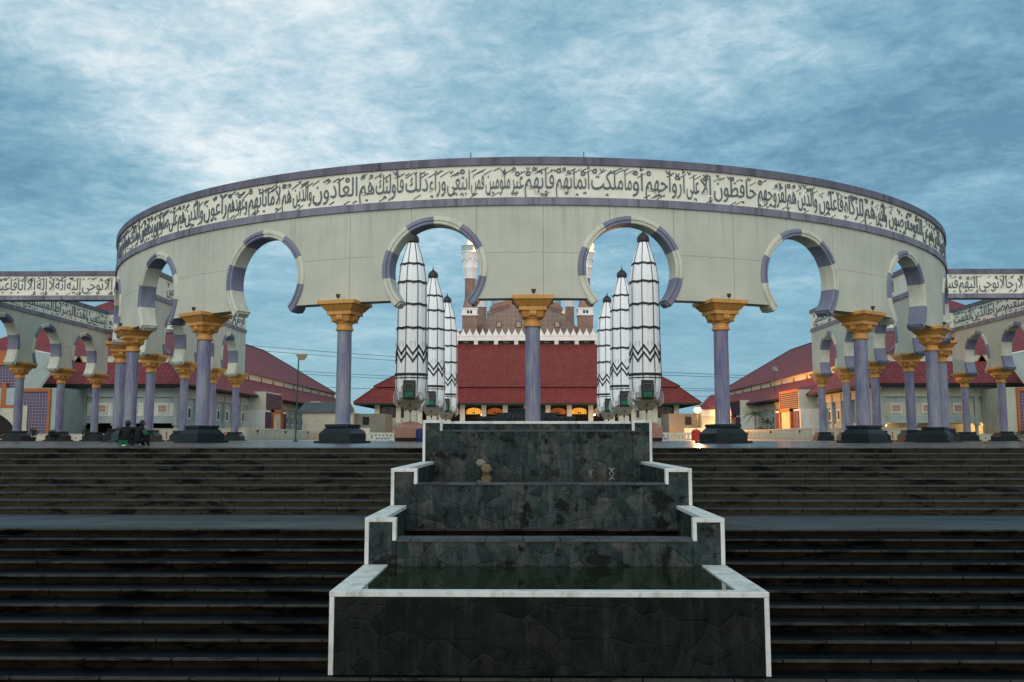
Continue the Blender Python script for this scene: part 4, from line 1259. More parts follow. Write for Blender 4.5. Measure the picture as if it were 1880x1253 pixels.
# parapet with pointed merlons and brackets
m = MB(); m.box(-17.4, 17.4, 203.9, 204.4, 22.1, 23.35); m.box(-17.5, 17.5, 203.8, 204.5, 23.1, 23.4); m.box(-17.0, 17.0, 205.2, 208, 21.0, 22.3)
x_ = -17.0
while x_ < 17.2:
    pts = [(x_ - .62, 23.4), (x_ - .5, 23.75), (x_ - .22, 24.2), (x_, 24.85), (x_ + .22, 24.2), (x_ + .5, 23.75), (x_ + .62, 23.4)]
    m.prism(pts, 204.0, 204.25); x_ += 1.45
m.build('parapet', 'mosque_white', M, weld=False)
m = MB(); m.box(-16.8, 16.8, 204.6, 205, 20.8, 22.1); m.build('parapet_wall', 'soffit_dark', M)
for i in range(8):
    x_ = -15.75 + 4.5 * i
    m = MB(); m.box(x_ - .45, x_ + .45, 203.95, 204.7, 21.2, 22.1); m.build('bracket', 'building_white', M)
for i in range(7):
    x_ = -13.5 + 4.5 * i
    m = MB(); m.box(x_ - .55, x_ + .55, 204.45, 204.6, 21.55, 22.0); m.build('vent', 'machine_brown', M)
# brown central block stepping up to the dome
m = MB()
hl = [(16.5, 22.0), (16.5, 26.0), (13.6, 26.6), (12.0, 27.2), (10.3, 28.2), (9.6, 28.9), (9.1, 30.2), (4.1, 32.0)]
sil = [(-a, b) for a, b in hl] + [(0, 32.9)] + hl[::-1]
m.prism(sil, 219.5, 222.0); m.build('tiled_gable', 'mosque_brown_tiled', M, weld=False)
m = MB()
hl = [(9.6, 22), (9.6, 31.4), (9.0, 31.6), (9.0, 32.5), (8.3, 32.7), (8.0, 33.3), (6.8, 33.6), (5.5, 33.9), (3.2, 34.5)]
sil = [(-a, b) for a, b in hl] + [(0, 34.7)] + hl[::-1]
m.prism(sil, 223.5, 226.0); m.build('stepped_wall', 'mosque_brown', M, weld=False)
for sg in (-1, 1):
    m = MB()
    m.poly([(sg * 9.3, 219.3, 30.0), (sg * 4.0, 219.3, 31.95), (sg * 4.4, 223.4, 33.2), (sg * 9.5, 223.4, 31.4)], [(0, 1, 2, 3)])
    m.build('sloped_roof', 'copper_roof', M, recalc=False)
for x_ in (-6.55, -1.84, 2.8, 7.46):
    pts = [(x_ - .55, 27.0)] + [(x_ - .55 * math.cos(PI * q / 8), 27.8 + .55 * math.sin(PI * q / 8)) for q in range(9)] + [(x_ + .55, 27.0)]
    m = MB(); m.prism([((p[0] - x_) * 1.3 + x_, (p[1] - 27.0) * 1.15 + 26.95) for p in pts], 219.35, 219.5, 1); m.prism(pts, 219.28, 219.36, 0); m.build('arched_window', ['window_terracotta', 'soffit_dark'], M, weld=False)
m = MB(); m.box(-15.5, 15.5, 222, 262, 21, 26.0); m.build('roof_block', 'mosque_brown', M)
m = MB(); m.lathe([(9.2, 26), (9.2, 36.5)] + [(9.6 * math.cos(a), 36.8 + 10.0 * math.sin(a)) for a in [0.02 + i * 0.115 for i in range(13)]] + [(.3, 47), (.05, 50)], 40, cy=240, cap=False)
m.build('dome', 'dome_tiles', M, smooth=False)
reloc(M)


def make_minaret():
    t = thing('minaret', 'x', 'minaret', (0, 0, 0), 0, 'four minarets round the dome')
    m = MB(); m.frust(1.85, 1.72, 8, 29.0); m.build('base', 'mosque_brown', t)
    m = MB(); m.box(-1.95, 1.95, -1.95, 1.95, 29.0, 29.35); m.box(-1.78, 1.78, -1.78, 1.78, 29.35, 30.5); m.box(-1.98, 1.98, -1.98, 1.98, 30.5, 30.8)
    m.build('white_band', 'mosque_white', t, weld=False)
    for a in range(4):
        for cc in (-.36, .36):
            m = MB(); rt = Matrix.Rotation(a * PI / 2, 3, 'Z')
            pts = [(cc - .24, 29.5)] + [(cc - .24 * math.cos(PI * q / 6), 30.0 + .26 * math.sin(PI * q / 6)) for q in range(7)] + [(cc + .24, 29.5)]
            m.prism(pts, -1.83, -1.76, tf=lambda x_, y_, z_: tuple(rt @ Vector((x_, y_, z_)))); m.build('twin_opening', 'opening_dark', t)
    m = MB(); m.lathe([(1.86, 30.8), (1.42, 32.8), (1.32, 33.5), (1.30, 37.9)], 8, a0=PI / 8); m.build('shaft', 'mosque_brown', t)
    m = MB()
    for zz_ in (34.2, 36.9): m.lathe([(.13, 0), (.13, .05)], 8, cx=0, cy=0); 
    m = MB()
    for zz_ in (34.2, 36.9): m.box(-.11, .11, -1.28, -1.2, zz_, zz_ + .22)
    m.build('vent', 'opening_dark', t)
    m = MB(); m.lathe([(1.36, 37.9), (1.50, 38.0), (1.40, 38.2), (1.62, 39.6), (1.95, 40.6), (1.80, 40.8), (1.85, 41.6), (1.98, 43.0), (2.25, 43.9), (2.45, 44.2), (2.30, 44.4)], 8, a0=PI / 8)
    m.build('corbel', 'mosque_white', t)
    m = MB()
    for k in range(8):
        a = PI / 8 + k * PI / 4 + PI / 8
        n = Vector((math.cos(a), math.sin(a))); q = Vector((-n.y, n.x)); c_ = n * 1.86
        ps = [(c_ + q * .5 * math.cos(PI * j / 8), 41.9 + .8 * math.sin(PI * j / 8)) for j in range(9)]
        m.tube([(p.x, p.y, z_) for p, z_ in ps], .05, 4)
    m.build('arcading', 'building_grey', t)
    m = MB(); m.lathe([(2.18, 44.4), (2.18, 45.7), (2.26, 45.7), (2.26, 45.85), (2.05, 45.85), (2.05, 44.4)], 8, a0=PI / 8, cap=False); m.build('gallery_rail', 'building_grey', t)
    m = MB(); m.lathe([(.92, 44.3), (.90, 54.5), (1.15, 54.8), (1.15, 55.3), (.8, 55.4), (.62, 56), (.06, 62.0)], 12); m.build('upper_shaft', 'mosque_white', t)
    m = MB(); m.tube([(0, 0, 61.6), (0, 0, 68.9)], .11, 6); m.lathe([(.02, 63), (.3, 63.3), (.02, 63.6)], 10); m.build('finial', 'black_metal', t)
    m = MB(); m.lathe([(.05, 0), (.42, .1), (.5, .6), (.36, 1.1), (.08, 1.25)], 10); o = m.build('floodlight', 'bulb_flood', t); o.location = (1.62, -.75, 45.0)
    return t


mp = make_minaret(); k = 0
for (x_, yy, lab) in ((-13.27, 215, 'front left minaret seen through the arch left of the central column'), (13.9, 215, 'front right minaret half hidden by the arch right of the central column'),
                      (-12.6, 262, 'rear left minaret peeping out behind the front left one'), (12.6, 262, 'rear right minaret mostly hidden behind the arcade wall')):
    c = mp if k == 0 else copy_tree(mp)
    c.location = (x_, yy, 0); c['label'] = lab; k += 1
for (x_, yy, zz_) in ((-11.4, 213.4, 46.8), (15.8, 213.4, 46.8), (-10.7, 260.4, 46.8), (14.4, 260.4, 46.8)):
    light_point('gallery_light', (x_, yy, zz_), 3500, (1, .55, .2), .3)

# low terrace fountain in front of the mosque hall
m = MB(); m.box(-7.7, 7.7, 150, 158, 0, 3.55); m.box(-7.9, 7.9, 149.8, 158, 3.55, 3.9); m.box(-5, 5, 153, 158, 3.9, 4.6); m.box(-3.0, 3.0, 154, 158, 4.6, 5.1); m.box(-3.2, 3.2, 153.8, 158, 5.1, 5.3)
tag(m.build('terrace_wall', 'slate_paving', weld=False), 'low dark stepped slate terrace in front of the mosque hall, behind the central column', 'terrace')


# ------------------------------------------------------------------ side buildings
def mkquad(sg):
    return lambda pts: [(sg * p[0], p[1], p[2]) for p in (pts if sg > 0 else pts)]


def side_building(sg, side):
    B = thing('hall_building', 'long hall with two-tier red roof and pilastered wall on the %s' % side, 'building', (sg * 66, 190, 0), 0, 'long halls flanking the courtyard')
    X = lambda a: sg * a
    E0, YF, YB = 46.8, 125.0, 247.5

    def roofq(m, pts): m.roof([(sg * p[0], p[1], p[2]) for p in pts])

    def ring(m, x0, y0, x1, y1, z0, ins, z1):
        a = [(x0, y0), (x1, y0), (x1, y1), (x0, y1)]; b = [(x0 + ins, y0 + ins), (x1 - ins, y0 + ins), (x1 - ins, y1 - ins), (x0 + ins, y1 - ins)]
        for i in range(4):
            j = (i + 1) % 4; roofq(m, [(*a[i], z0), (*a[j], z0), (*b[j], z1), (*b[i], z1)])
    XF = 85.0
    m = MB(); ring(m, E0, YF, XF, YB, 7.75, 3.9, 11.05); m.build('lower_roof', 'roof_maroon', B, recalc=False, weld=False)
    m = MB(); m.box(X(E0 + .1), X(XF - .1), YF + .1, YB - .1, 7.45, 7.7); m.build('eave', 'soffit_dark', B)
    # clerestory with small orange stepped ornaments
    m = MB(); m.box(X(E0 + 4.0), X(XF - 4), YF + 4.0, YB - 4.0, 10.6, 12.05); m.box(X(E0 + 3.86), X(XF - 3.8), YF + 3.86, YB - 3.86, 12.0, 12.16)
    m.build('clerestory', 'mosque_cream', B, weld=False)
    m = MB()
    yy = YF + 9
    while yy < YB - 6:
        for q, hh in ((.34, .25), (.24, .5), (.14, .75), (.07, .92)): m.box(X(E0 + 3.97), X(E0 + 3.9), yy - q, yy + q, 11.06, 11.06 + hh)
        yy += 8.2
    xx = E0 + 5.2
    for xx in (E0 + 5.6, E0 + 11.2, E0 + 16.8, E0 + 20.5):
        for s2 in (0,):
            for q, hh in ((.62, .2), (.50, .42), (.36, .62), (.24, .78), (.12, .92)): m.box(X(xx - q), X(xx + q), YF + 3.9, YF + 3.97, 11.06, 11.06 + hh)
    m.build('ornament', 'orange_trim', B, weld=False)
    m = MB(); ring(m, E0 + 3.5, YF + 3.5, XF - 3.5, YB - 3.5, 12.1, 15.5, 22.2); m.build('upper_roof', 'roof_maroon', B, recalc=False, weld=False)
    m = MB()
    m.tube([(X(E0 + 19), YF + 19, 22.3), (X(E0 + 19), YB - 19, 22.3)], .16, 6)
    for (ya, yb_) in ((YF + 3.5, YF + 19), (YB - 3.5, YB - 19)): m.tube([(X(E0 + 3.5), ya, 12.15), (X(E0 + 19), yb_, 22.3)], .16, 6)
    for (ya, yb_) in ((YF, YF + 3.9),): m.tube([(X(E0), ya, 7.8), (X(E0 + 3.9), yb_, 11.1)], .14, 6)
    m.build('ridge', 'cornice_grey', B)
    # front wall facing the steps (y = YW) and court wall (x = XW)
    YW, XW = 127.2, 48.6
    m = MB(); m.box(X(XW + .3), X(82), YW + .3, YB - 2, 2.4, 7.45); m.box(X(XW + .3), X(82), YW + 3.2, YB - 2, -0.02, 2.4); m.build('wall', 'building_grey', B, weld=False)
    m = MB(); m.box(X(XW - .05), X(82.1), YW - .05, YW + .25, 6.05, 7.2); m.box(X(XW - .02), X(XW + .25), YW - .02, YB - 2, 6.05, 7.2); m.build('top_beam', 'building_grey' if sg < 0 else 'building_cream', B, weld=False)
    m = MB(); m.box(X(XW + .05), X(82.1), YW + .05, YW + .28, 2.42, 3.45); m.box(X(XW + .05), X(XW + .28), YW + .05, YB - 2, 0.4, 2.6); m.build('lower_beam', 'building_grey', B, weld=False)
    # under-croft opening
    m = MB(); m.box(X(XW + .4), X(82), YW + 3.1, YW + 3.2, 0, 2.4); m.build('undercroft', 'building_cream' if sg > 0 else 'opening_dark', B, weld=False)
    n = 7
    for i in range(n):
        xx = XW + .25 + i * 4.25
        m = MB(); m.box(X(xx - .22), X(xx + .22), YW - .12, YW + .3, 2.35, 7.22); m.box(X(xx - .18), X(xx + .18), YW + .0, YW + .3, -0.02, 2.35); m.box(X(xx - .35), X(xx + .35), YW - .2, YW + .3, 2.1, 2.38)
        m.build('pilaster', 'building_grey', B, weld=False)
        if i < n - 1:
            xc = xx + 2.12
            m = MB(); m.box(X(xc - 1.85), X(xc + 1.85), YW + .2, YW + .29, 3.46, 5.25); m.build('wall_panel', 'building_white' if sg < 0 else 'building_cream', B)
            m = MB(); xw = xc + (-.25)
            m.box(X(xw - .78), X(xw + .78), YW + .05, YW + .2, 3.75, 5.15, 0)
            wn = m.build('window', 'building_white', B, weld=False)
            m = MB(); m.box(X(xw - .55), X(xw + .55), YW + .02, YW + .06, 3.98, 4.92); m.build('pane', 'window_terracotta', wn)
    yy = YW + 3.2; i = 0
    while yy < YB - 4:
        m = MB(); m.box(X(XW - .15), X(XW + .3), yy - .2, yy + .2, .3, 7.22); m.build('pilaster', 'building_grey', B)
        if i % 1 == 0 and not (158 < yy < 172) and not (200 < yy < 214):
            m = MB(); m.box(X(XW + .1), X(XW + .3), yy + 1.0, yy + 2.4, 3.0, 4.9, 0); wn = m.build('window', 'building_white', B, weld=False)
            m = MB(); m.box(X(XW + .06), X(XW + .12), yy + 1.35, yy + 2.05, 3.3, 4.6); m.build('pane', 'soffit_dark', wn)
        yy += 4.2; i += 1
    # two projecting entrance boxes
    for (ya, yb_) in ((160.0, 170.5), (202.0, 213.0)) if sg < 0 else ((155.0, 166.0), (197.0, 208.0)):
        m = MB(); m.box(X(45.6), X(49), ya, yb_, 5.2, 8.5); eb = m.build('entrance_box', 'building_cream', B)
        m = MB()
        for q in range(9): m.box(X(45.5), X(45.6), ya + .35, yb_ - .1, 5.25 + q * .34, 5.25 + q * .34 + .27)
        m.build('siding', 'violet_siding', eb, weld=False)
        m = MB(); m.box(X(45.45), X(45.6), yb_ - .35, yb_ + .1, 5.1, 8.6); m.box(X(45.42), X(45.6), ya, yb_ + .1, 8.3, 8.62) if sg > 0 else None
        m.build('trim', 'orange_trim', eb, weld=False)
        m = MB(); m.box(X(45.1), X(49), ya - 2.5, yb_ + 1.5, 0, 5.2); eb = m.build('entrance_base', 'building_white', B)
        m = MB(); m.box(X(44.98), X(45.1), ya - 1.8, yb_ + 1.3, .1, 4.9); m.build('siding', 'violet_siding', eb)
        m = MB(); yc0, yc1 = ya + 1.6, yb_ - 2.4
        m.box(X(44.6), X(44.98), yc0, yc0 + .5, 0, 5.4); m.box(X(44.6), X(44.98), yc1 - .5, yc1, 0, 5.4); m.box(X(44.6), X(44.98), yc0, yc1, 4.9, 5.42); m.box(X(44.5), X(44.98), yc0 - .4, yc1 + .4, 1.3, 1.75)
        eb = m.build('portal_frame', 'orange_trim', B, weld=False)
        m = MB(); m.box(X(44.9), X(44.985), yc0 + .5, yc1 - .5, 1.75, 4.9); m.build('portal_recess', 'building_cream', eb)
    reloc(B)
    # gatehouse at the outer end
    G = thing('gatehouse', '%s gatehouse with orange frames and violet lattice panels at the edge of the picture' % side, 'gatehouse', (sg * 72, 121, 0), 0, 'gatehouses of the halls')
    GX, GY = (61.6, 120.5) if sg < 0 else (62.3, 120.5)
    m = MB(); m.box(X(GX), X(90), GY, 127.1, 0, 6.95); m.box(X(GX + 5), X(90), GY + .6, 127.1, 6.95, 11.9); m.build('wall', 'building_grey' if sg < 0 else 'building_cream', G, weld=False)
    m = MB()
    m.box(X(GX + 1.6), X(GX + 5.6), GY - .05, GY, .2, 6.45)
    m.build('lattice_panel', 'violet_lattice', G, weld=False)
    m = MB(); m.box(X(GX + 6.0), X(GX + 14), GY + .5, GY + .6, 5.2, 10.0); m.build('lattice_panel', 'violet_lattice', G)
    m = MB(); m.box(X(GX + 1.25), X(GX + 1.6), GY - .22, GY, 0, 6.9); m.box(X(GX + 1.6), X(GX + 5.4), GY - .22, GY, 6.45, 6.9); m.box(X(GX + 5.4), X(GX + 5.75), GY - .22, GY, 0, 6.9)
    m.box(X(GX + 5.75), X(GX + 13), GY - .3, GY + .3, 4.3, 4.7); m.box(X(GX + 7.3), X(GX + 7.9), GY - .1, GY + .6, 4.7, 7.6); m.box(X(GX + 5.4), X(GX + 13), GY + .2, GY + .6, 10.0, 11.9)
    m.build('frame', 'orange_trim', G, weld=False)
    m = MB()
    pts = [(GX + 4.2, 0), (GX + 4.2, 4.6), (GX + 12, 4.6)] + [(GX + 12, 3.9)] + [(GX + 10 - 4.6 * math.cos(a), 3.9 * math.sin(a)) for a in [PI / 2 - i * PI / 20 for i in range(11)]]
    m.prism([(X(p[0]), p[1]) for p in pts], GY - .25, GY); m.build('gate_arch', 'building_cream', G, weld=False)
    m = MB(); m.box(X(GX + 4.3), X(GX + 12), GY - .02, GY + .02, 0, 4.5); m.build('gate_opening', 'opening_dark', G)
    # flaring gable wing with a light coping
    m = MB(); pts = [(GX + 3.0, 6.96), (GX + .6, 10.6), (GX + .9, 11.2), (GX + 6, 12.2), (GX + 6, 6.96)]
    m.prism([(X(p[0]), p[1]) for p in pts], GY + .1, GY + .55); m.build('gable_wing', 'building_grey', G, weld=False)
    m = MB(); m.tube([(X(GX + 3.0), GY + .3, 6.98), (X(GX + .5), GY + .3, 10.7)], .16, 4); m.tube([(X(GX + .5), GY + .3, 10.7), (X(GX + .9), GY + .3, 11.3), (X(GX + 6), GY + .3, 12.3)], .13, 4); m.build('gable_coping', 'building_white', G)
    reloc(G)


side_building(-1, 'left'); side_building(1, 'right')

# small annexes between the halls and the mosque
for sg, side in ((-1, 'left'), (1, 'right')):
    AN = thing('annex', '%s low annex with plain wall between the long hall and the mosque' % side, 'building', (sg * 34, 178, 0), 0, 'low annexes')
    X = lambda a: sg * a
    m = MB(); m.box(X(32.6), X(42 if sg < 0 else 38), 172, 184, 0, 5.2); m.build('wall', 'building_cream', AN)
    m = MB(); m.box(X(26.8), X(32.6), 174, 184, 0, 5.0); m.box(X(29.8), X(31.0), 173.9, 174, 2.9, 4.4, 1); m.build('side_wall', ['annex_shade', 'opening_dark'], AN, weld=False)
    m = MB()
    if sg < 0:
        m.roof([(-31.9, 171.4, 5.2), (-43, 171.4, 5.2), (-43, 178, 7.3), (-34.2, 178, 7.3)]); m.build('roof', 'roof_slate_grey', AN, recalc=False, weld=False)
        m = MB(); m.tube([(-31.9, 171.3, 5.1), (-33.8, 178, 7.5)], .13, 4); m.build('verge', 'building_white', AN)
    else:
        m.roof([(31.6, 171.4, 5.75), (38, 171.4, 5.75), (38, 177, 9.0), (35.2, 177, 8.6)]); m.build('roof', 'roof_maroon', AN, recalc=False, weld=False)
        m = MB(); m.box(32.5, 38, 171.85, 172, 4.5, 5.7); m.build('roof_band', 'building_white', AN)
    reloc(AN)

# ------------------------------------------------------------------ parapets and balustrades
def slot_parapet(sg, x0, x1, yy, h, lab, slots, colr='orange_trim'):
    P_ = thing('parapet', lab, 'parapet', (sg * (x0 + x1) / 2, yy, 0))
    m = MB(); m.box(sg * x0, sg * x1, yy, yy + .3, 0, h); m.box(sg * (x0 - .05), sg * (x1 + .05), yy - .06, yy + .36, h, h + .10, 0); m.build('wall', 'parapet_cream', P_, weld=False)
    m = MB()
    for s_ in slots:
        m.box(sg * (s_ - .09), sg * (s_ + .09), yy - .02, yy, .25, h - .35)
    m.build('slot', colr, P_, weld=False); reloc(P_)


for sg, side in ((-1, 'left'), (1, 'right')):
    slot_parapet(sg, 36.6, 53.4, 118.2, 1.50, 'cream parapet with narrow slots closing the %s bay behind the straight arcade' % side, [37.7 + 1.25 * i for i in range(13)])
    slot_parapet(sg, 53.6, 72, 118.6, .80, 'lower cream parapet continuing outwards on the %s, in front of the gatehouse' % side, [54.5 + 1.3 * i for i in range(13)])
    Fn = thing('balustrade', 'long ribbed cream balustrade running back from the %s arcade towards the mosque' % side, 'balustrade', (sg * 36.2, 142, 0), 0, 'long ribbed balustrades')
    m = MB(); m.box(sg * 36.1, sg * 36.35, 117.0, 168, 0, 1.50); m.box(sg * 36.0, sg * 36.45, 117.0, 168, 1.5, 1.68); m.build('wall', 'parapet_cream', Fn, weld=False)
    m = MB(); yy = 118.6
    while yy < 167: m.box(sg * 36.03, sg * 36.1, yy, yy + .16, .25, 1.32); yy += .62
    m.build('rib', 'building_cream', Fn, weld=False)
    m = MB()
    for yy in (122.5, 137, 151): m.box(sg * 35.9, sg * 36.1, yy, yy + .35, 1.1, 1.4)
    m.build('lamp_box', 'black_metal', Fn, weld=False)
    reloc(Fn)
    Fn = thing('balustrade', 'short cream balustrade with dark openings in front of the mosque steps on the %s' % side, 'balustrade', (sg * 27, 150, 0), 0, 'short balustrades')
    m = MB(); xx = 24.3
    m.box(sg * 21.6, sg * 32.8, 150, 150.3, .95, 1.28); m.box(sg * 21.6, sg * 32.8, 150, 150.3, 0, .28)
    xx = 21.7
    while xx < 32.6: m.box(sg * xx, sg * (xx + .32), 150.02, 150.28, .28, .95); xx += .62
    m.build('wall', 'parapet_cream', Fn, weld=False); reloc(Fn)
    m = MB(); m.box(sg * 28.3, sg * 36.0, 166, 166.3, 0, 2.2)
    tag(m.build('garden_wall', 'parapet_cream'), 'plain low cream wall beside the mosque on the %s' % side, 'wall')

# ------------------------------------------------------------------ lamps
L = thing('street_lamp', 'slim green lamp post with a square beige head, left of the first left column', 'lamp', (-22.75, 90, 0))
m = MB(); m.tube([(0, 0, 0), (.12, 0, 8.25)], [.085, .06], 8); m.lathe([(.28, 0), (.28, .08), (.12, .16)], 10); m.build('post', 'post_green', L)
m = MB(); m.box(-.12, .12, -.14, .14, 2.15, 2.75); m.build('control_box', 'post_green', L)
m = MB(); m.frust(.22, .5, 8.0, 8.45, hd0=.2, hd1=.3, cx=.42); m.frust(.52, .48, 8.45, 8.6, hd0=.32, hd1=.28, cx=.42); m.build('lamp_head', 'lamp_beige', L)

L = thing('flood_lamp', 'bright warm lamp on a dark pole beside the right corner of the mosque', 'lamp', (30.9, 167, .45))
m = MB(); m.tube([(0, .25, -.45), (0, .25, 5.1)], .09, 8); m.tube([(0, .3, 4.95), (0, -.1, 5.0)], .07, 6); m.build('pole', 'black_metal', L)
m = MB(); m.lathe([(.03, 4.40), (.38, 4.50), (.62, 4.76), (.68, 5.0), (.62, 5.24), (.38, 5.5), (.03, 5.58)], 16); o = m.build('bulb', 'bulb_flood', L, smooth=True)
m = MB(); m.lathe([(.5, 5.50), (.32, 5.64), (.1, 5.7)], 12); m.build('cap', 'black_metal', L)
light_point('flood_lamp_light', (30.9, 166.2, 5.5), 32000, (1, .38, .08), .35)
for (x_, zz_, e) in ((49.6, 2.05, 120), (63.0, 2.05, 260)):
    q = thing('wall_lamp', 'small warm lamp under the right hall, %s' % ('nearer the courtyard' if x_ < 55 else 'farther from the courtyard'), 'lamp', (x_, 128.3, zz_), 0, 'small lamps under the right hall')
    m = MB(); m.lathe([(.02, 0), (.10, .05), (.13, .12), (.1, .2), (.02, .24)], 12); m.build('bulb', 'bulb_small', q); m = MB(); m.lathe([(.16, .2), (.1, .3), (.02, .32)], 10); m.build('cap', 'black_metal', q)
    light_point('wall_lamp_light', (x_, 128.3, 1.9), e, (1, .55, .2), .15)

# ------------------------------------------------------------------ tanks, drum, signs
def tank(loc, lab):
    t = thing('water_tank', lab, 'water tank', loc, 0, 'red plastic water tanks')
    m = MB(); m.lathe([(.62, 0), (.66, .08), (.66, .5), (.64, .53), (.66, .56), (.66, 1.0), (.64, 1.03), (.66, 1.06), (.66, 1.25), (.50, 1.48), (.25, 1.56)], 24); m.build('body', 'tank_red', t, smooth=False)
    m = MB(); m.lathe([(.24, 1.54), (.24, 1.66), (.2, 1.7)], 16); m.build('lid', 'tank_red', t)
    for k in (-1, 1):
        m = MB(); m.tube([(k * .15, -.3, 1.5), (k * .15, -.3, 1.7)], .07, 8); m.build('pipe', 'sign_white', t)


tank((-23.7, 131, 0), 'round red water tank right of the first left column')
tank((23.9, 131, 0), 'round red water tank under the bright lamp, left of the first right column')
m = MB(); m.lathe([(.36, 0), (.40, .06), (.44, .35), (.445, .8), (.42, 1.1), (.36, 1.2), (.34, 1.22)], 24)
o = m.build('plastic_drum', 'drum_blue'); o.location = (-10.35, 88.5, 0); tag(o, 'dark blue plastic drum in front of the nearest left umbrella, beside the fountain', 'drum')


def sign(loc, lab):
    t = thing('notice_board', lab, 'sign', loc, 0, 'white BATAS SUCI boards')
    m = MB(); m.box(-.85, .85, 0, .04, .10, .50); m.build('board', 'sign_white', t, bevel=.008)
    for k in (-.7, .7):
        m = MB(); m.box(k - .03, k + .03, .0, .06, 0, .10); m.build('foot', 'black_metal', t)
    vs, fs, x0, x1, y0, y1 = text_tris('BATAS SUCI', .02, .5)
    k = 1.42 / (x1 - x0)
    m = MB(); m.poly([((v[0] - (x0 + x1) / 2) * k, -.004 - (v[2] + .5) * .006, .19 + v[1] * k * 1.15) for v in vs], fs); m.build('lettering', 'sign_black', t, weld=False, recalc=False)


sign((-14.6, 92.5, .01), 'white board reading BATAS SUCI on the floor, left of the fountain')
sign((13.35, 92.5, .01), 'white board reading BATAS SUCI, partly hidden by the right edge of the fountain')

# ------------------------------------------------------------------ power lines far behind
def wire(x0, z0, x1, z1, yy, sag, lab):
    m = MB(); n = 24
    m.tube([(x0 + (x1 - x0) * i / n, yy, z0 + (z1 - z0) * i / n - sag * 4 * (i / n) * (1 - i / n)) for i in range(n + 1)], .075, 4)
    tag(m.build('power_line', 'wire_black', recalc=False), lab, 'power line', 'power lines behind the mosque')


wire(-98, 33.0, 98, 21.4, 320, 1.3, 'topmost power line crossing the sky behind the mosque')
wire(-98, 31.4, 98, 20.6, 320, 1.3, 'second power line from the top behind the mosque')
wire(-98, 25.0, 98, 16.6, 320, 1.0, 'third power line from the top behind the mosque')
wire(-98, 24.0, 98, 16.0, 320, 1.0, 'fourth power line from the top behind the mosque')
wire(-70, 18.2, 98, 14.6, 320, .6, 'lowest power line behind the mosque, just above the roofs')

# satellite dish on the right hall
t = thing('satellite_dish', 'pale mesh satellite dish standing on the lower roof of the right hall', 'satellite dish', (47.9, 178, 11.0))
m = MB(); m.lathe([(.02, 0.0), (.3, .03), (.55, .13), (.72, .26)], 24, cap=False); o = m.build('dish', 'satellite_white', t); o.rotation_euler = (R_(50), 0, R_(20)); o.location = (0, 0, 2.6)
m = MB(); m.tube([(0, 0, -1.6), (0, .1, 2.6)], .06, 6); m.build('mast', 'wire_black', t)


# ------------------------------------------------------------------ plants
def leaf_cloud(m, c, r, n, size, seed, mi=0):
    rnd = random.Random(seed)
    for _ in range(n):
        while True:
            p = Vector((rnd.uniform(-1, 1), rnd.uniform(-1, 1), rnd.uniform(-1, 1)))
            if p.length < 1 and p.length > .35 * rnd.random(): break
        p = Vector((p.x * r[0] + c[0], p.y * r[1] + c[1], p.z * r[2] + c[2]))
        a = Vector((rnd.uniform(-1, 1), rnd.uniform(-1, 1), rnd.uniform(-.4, 1))).normalized()
        b = a.cross(Vector((rnd.uniform(-1, 1), rnd.uniform(-1, 1), rnd.uniform(-1, 1)))).normalized()
        s_ = size * rnd.uniform(.6, 1.4)
        m.poly([p - a * s_, p + b * s_ * .38, p + a * s_, p - b * s_ * .38], [(0, 1, 2, 3)], mi)


def shrub(loc, blobs, lab, mat, cat='shrub', pot=None, size=.10, n=260):
    t = thing('shrub' if not pot else 'potted_plant', lab, cat, loc)
    m = MB()
    for i, (c, r) in enumerate(blobs): leaf_cloud(m, c, r, n, size, i * 31 + int(abs(loc[0]) * 7))
    m.build('foliage', mat, t, recalc=False, weld=False)
    m = MB()
    for i, (c, r) in enumerate(blobs): m.tube([(c[0] * .2, c[1] * .2, .05 if not pot else pot * .8), (c[0] * .6, c[1] * .6, c[2] * .6), c], [.035, .025, .01], 5)
    m.build('stem', 'trunk_brown', t)
    if pot:
        m = MB(); m.lathe([(.22, 0), (.30, pot), (.33, pot), (.33, pot + .06), (.26, pot + .06)], 14); m.build('pot', 'terracotta', t)
    return t


shrub((-52.0, 100.5, 0), [((-.1, 0, .85), (.45, .4, .45)), ((.35, 0, .65), (.4, .35, .35))], 'leafy potted plant between the two leftmost columns', 'leaf_dark', 'plant', .4)
shrub((-53.4, 99.0, 0), [((0, 0, .95), (.5, .4, .45))], 'smaller potted plant at the foot of a far left column', 'leaf_dark', 'plant', .4)
shrub((-49.6, 103, 0), [((0, 0, 1.0), (.5, .4, .5))], 'potted plant leaning against the third outer left column', 'leaf_dark', 'plant', .4)
shrub((-55.9, 96, 0), [((0, 0, .8), (.5, .4, .6)), ((.6, 0, .6), (.5, .4, .4))], 'reddish potted plant at the left edge near the leftmost column', 'leaf_maroon', 'plant', .4)
shrub((52.3, 96.5, 0), [((-.9, 0, .6), (1.0, .7, .6)), ((.2, 0, .95), (1.0, .7, .75)), ((1.3, 0, .8), (1.0, .7, .7))], 'broad dark bush at the right edge in front of the outer arcade', 'leaf_dark', n=700, size=.09)
shrub((54.3, 97.5, 0), [((0, 0, .85), (.9, .7, .75)), ((1.0, 0, .7), (.9, .6, .6))], 'reddish dark bush at the extreme right edge', 'leaf_maroon', n=500, size=.09)


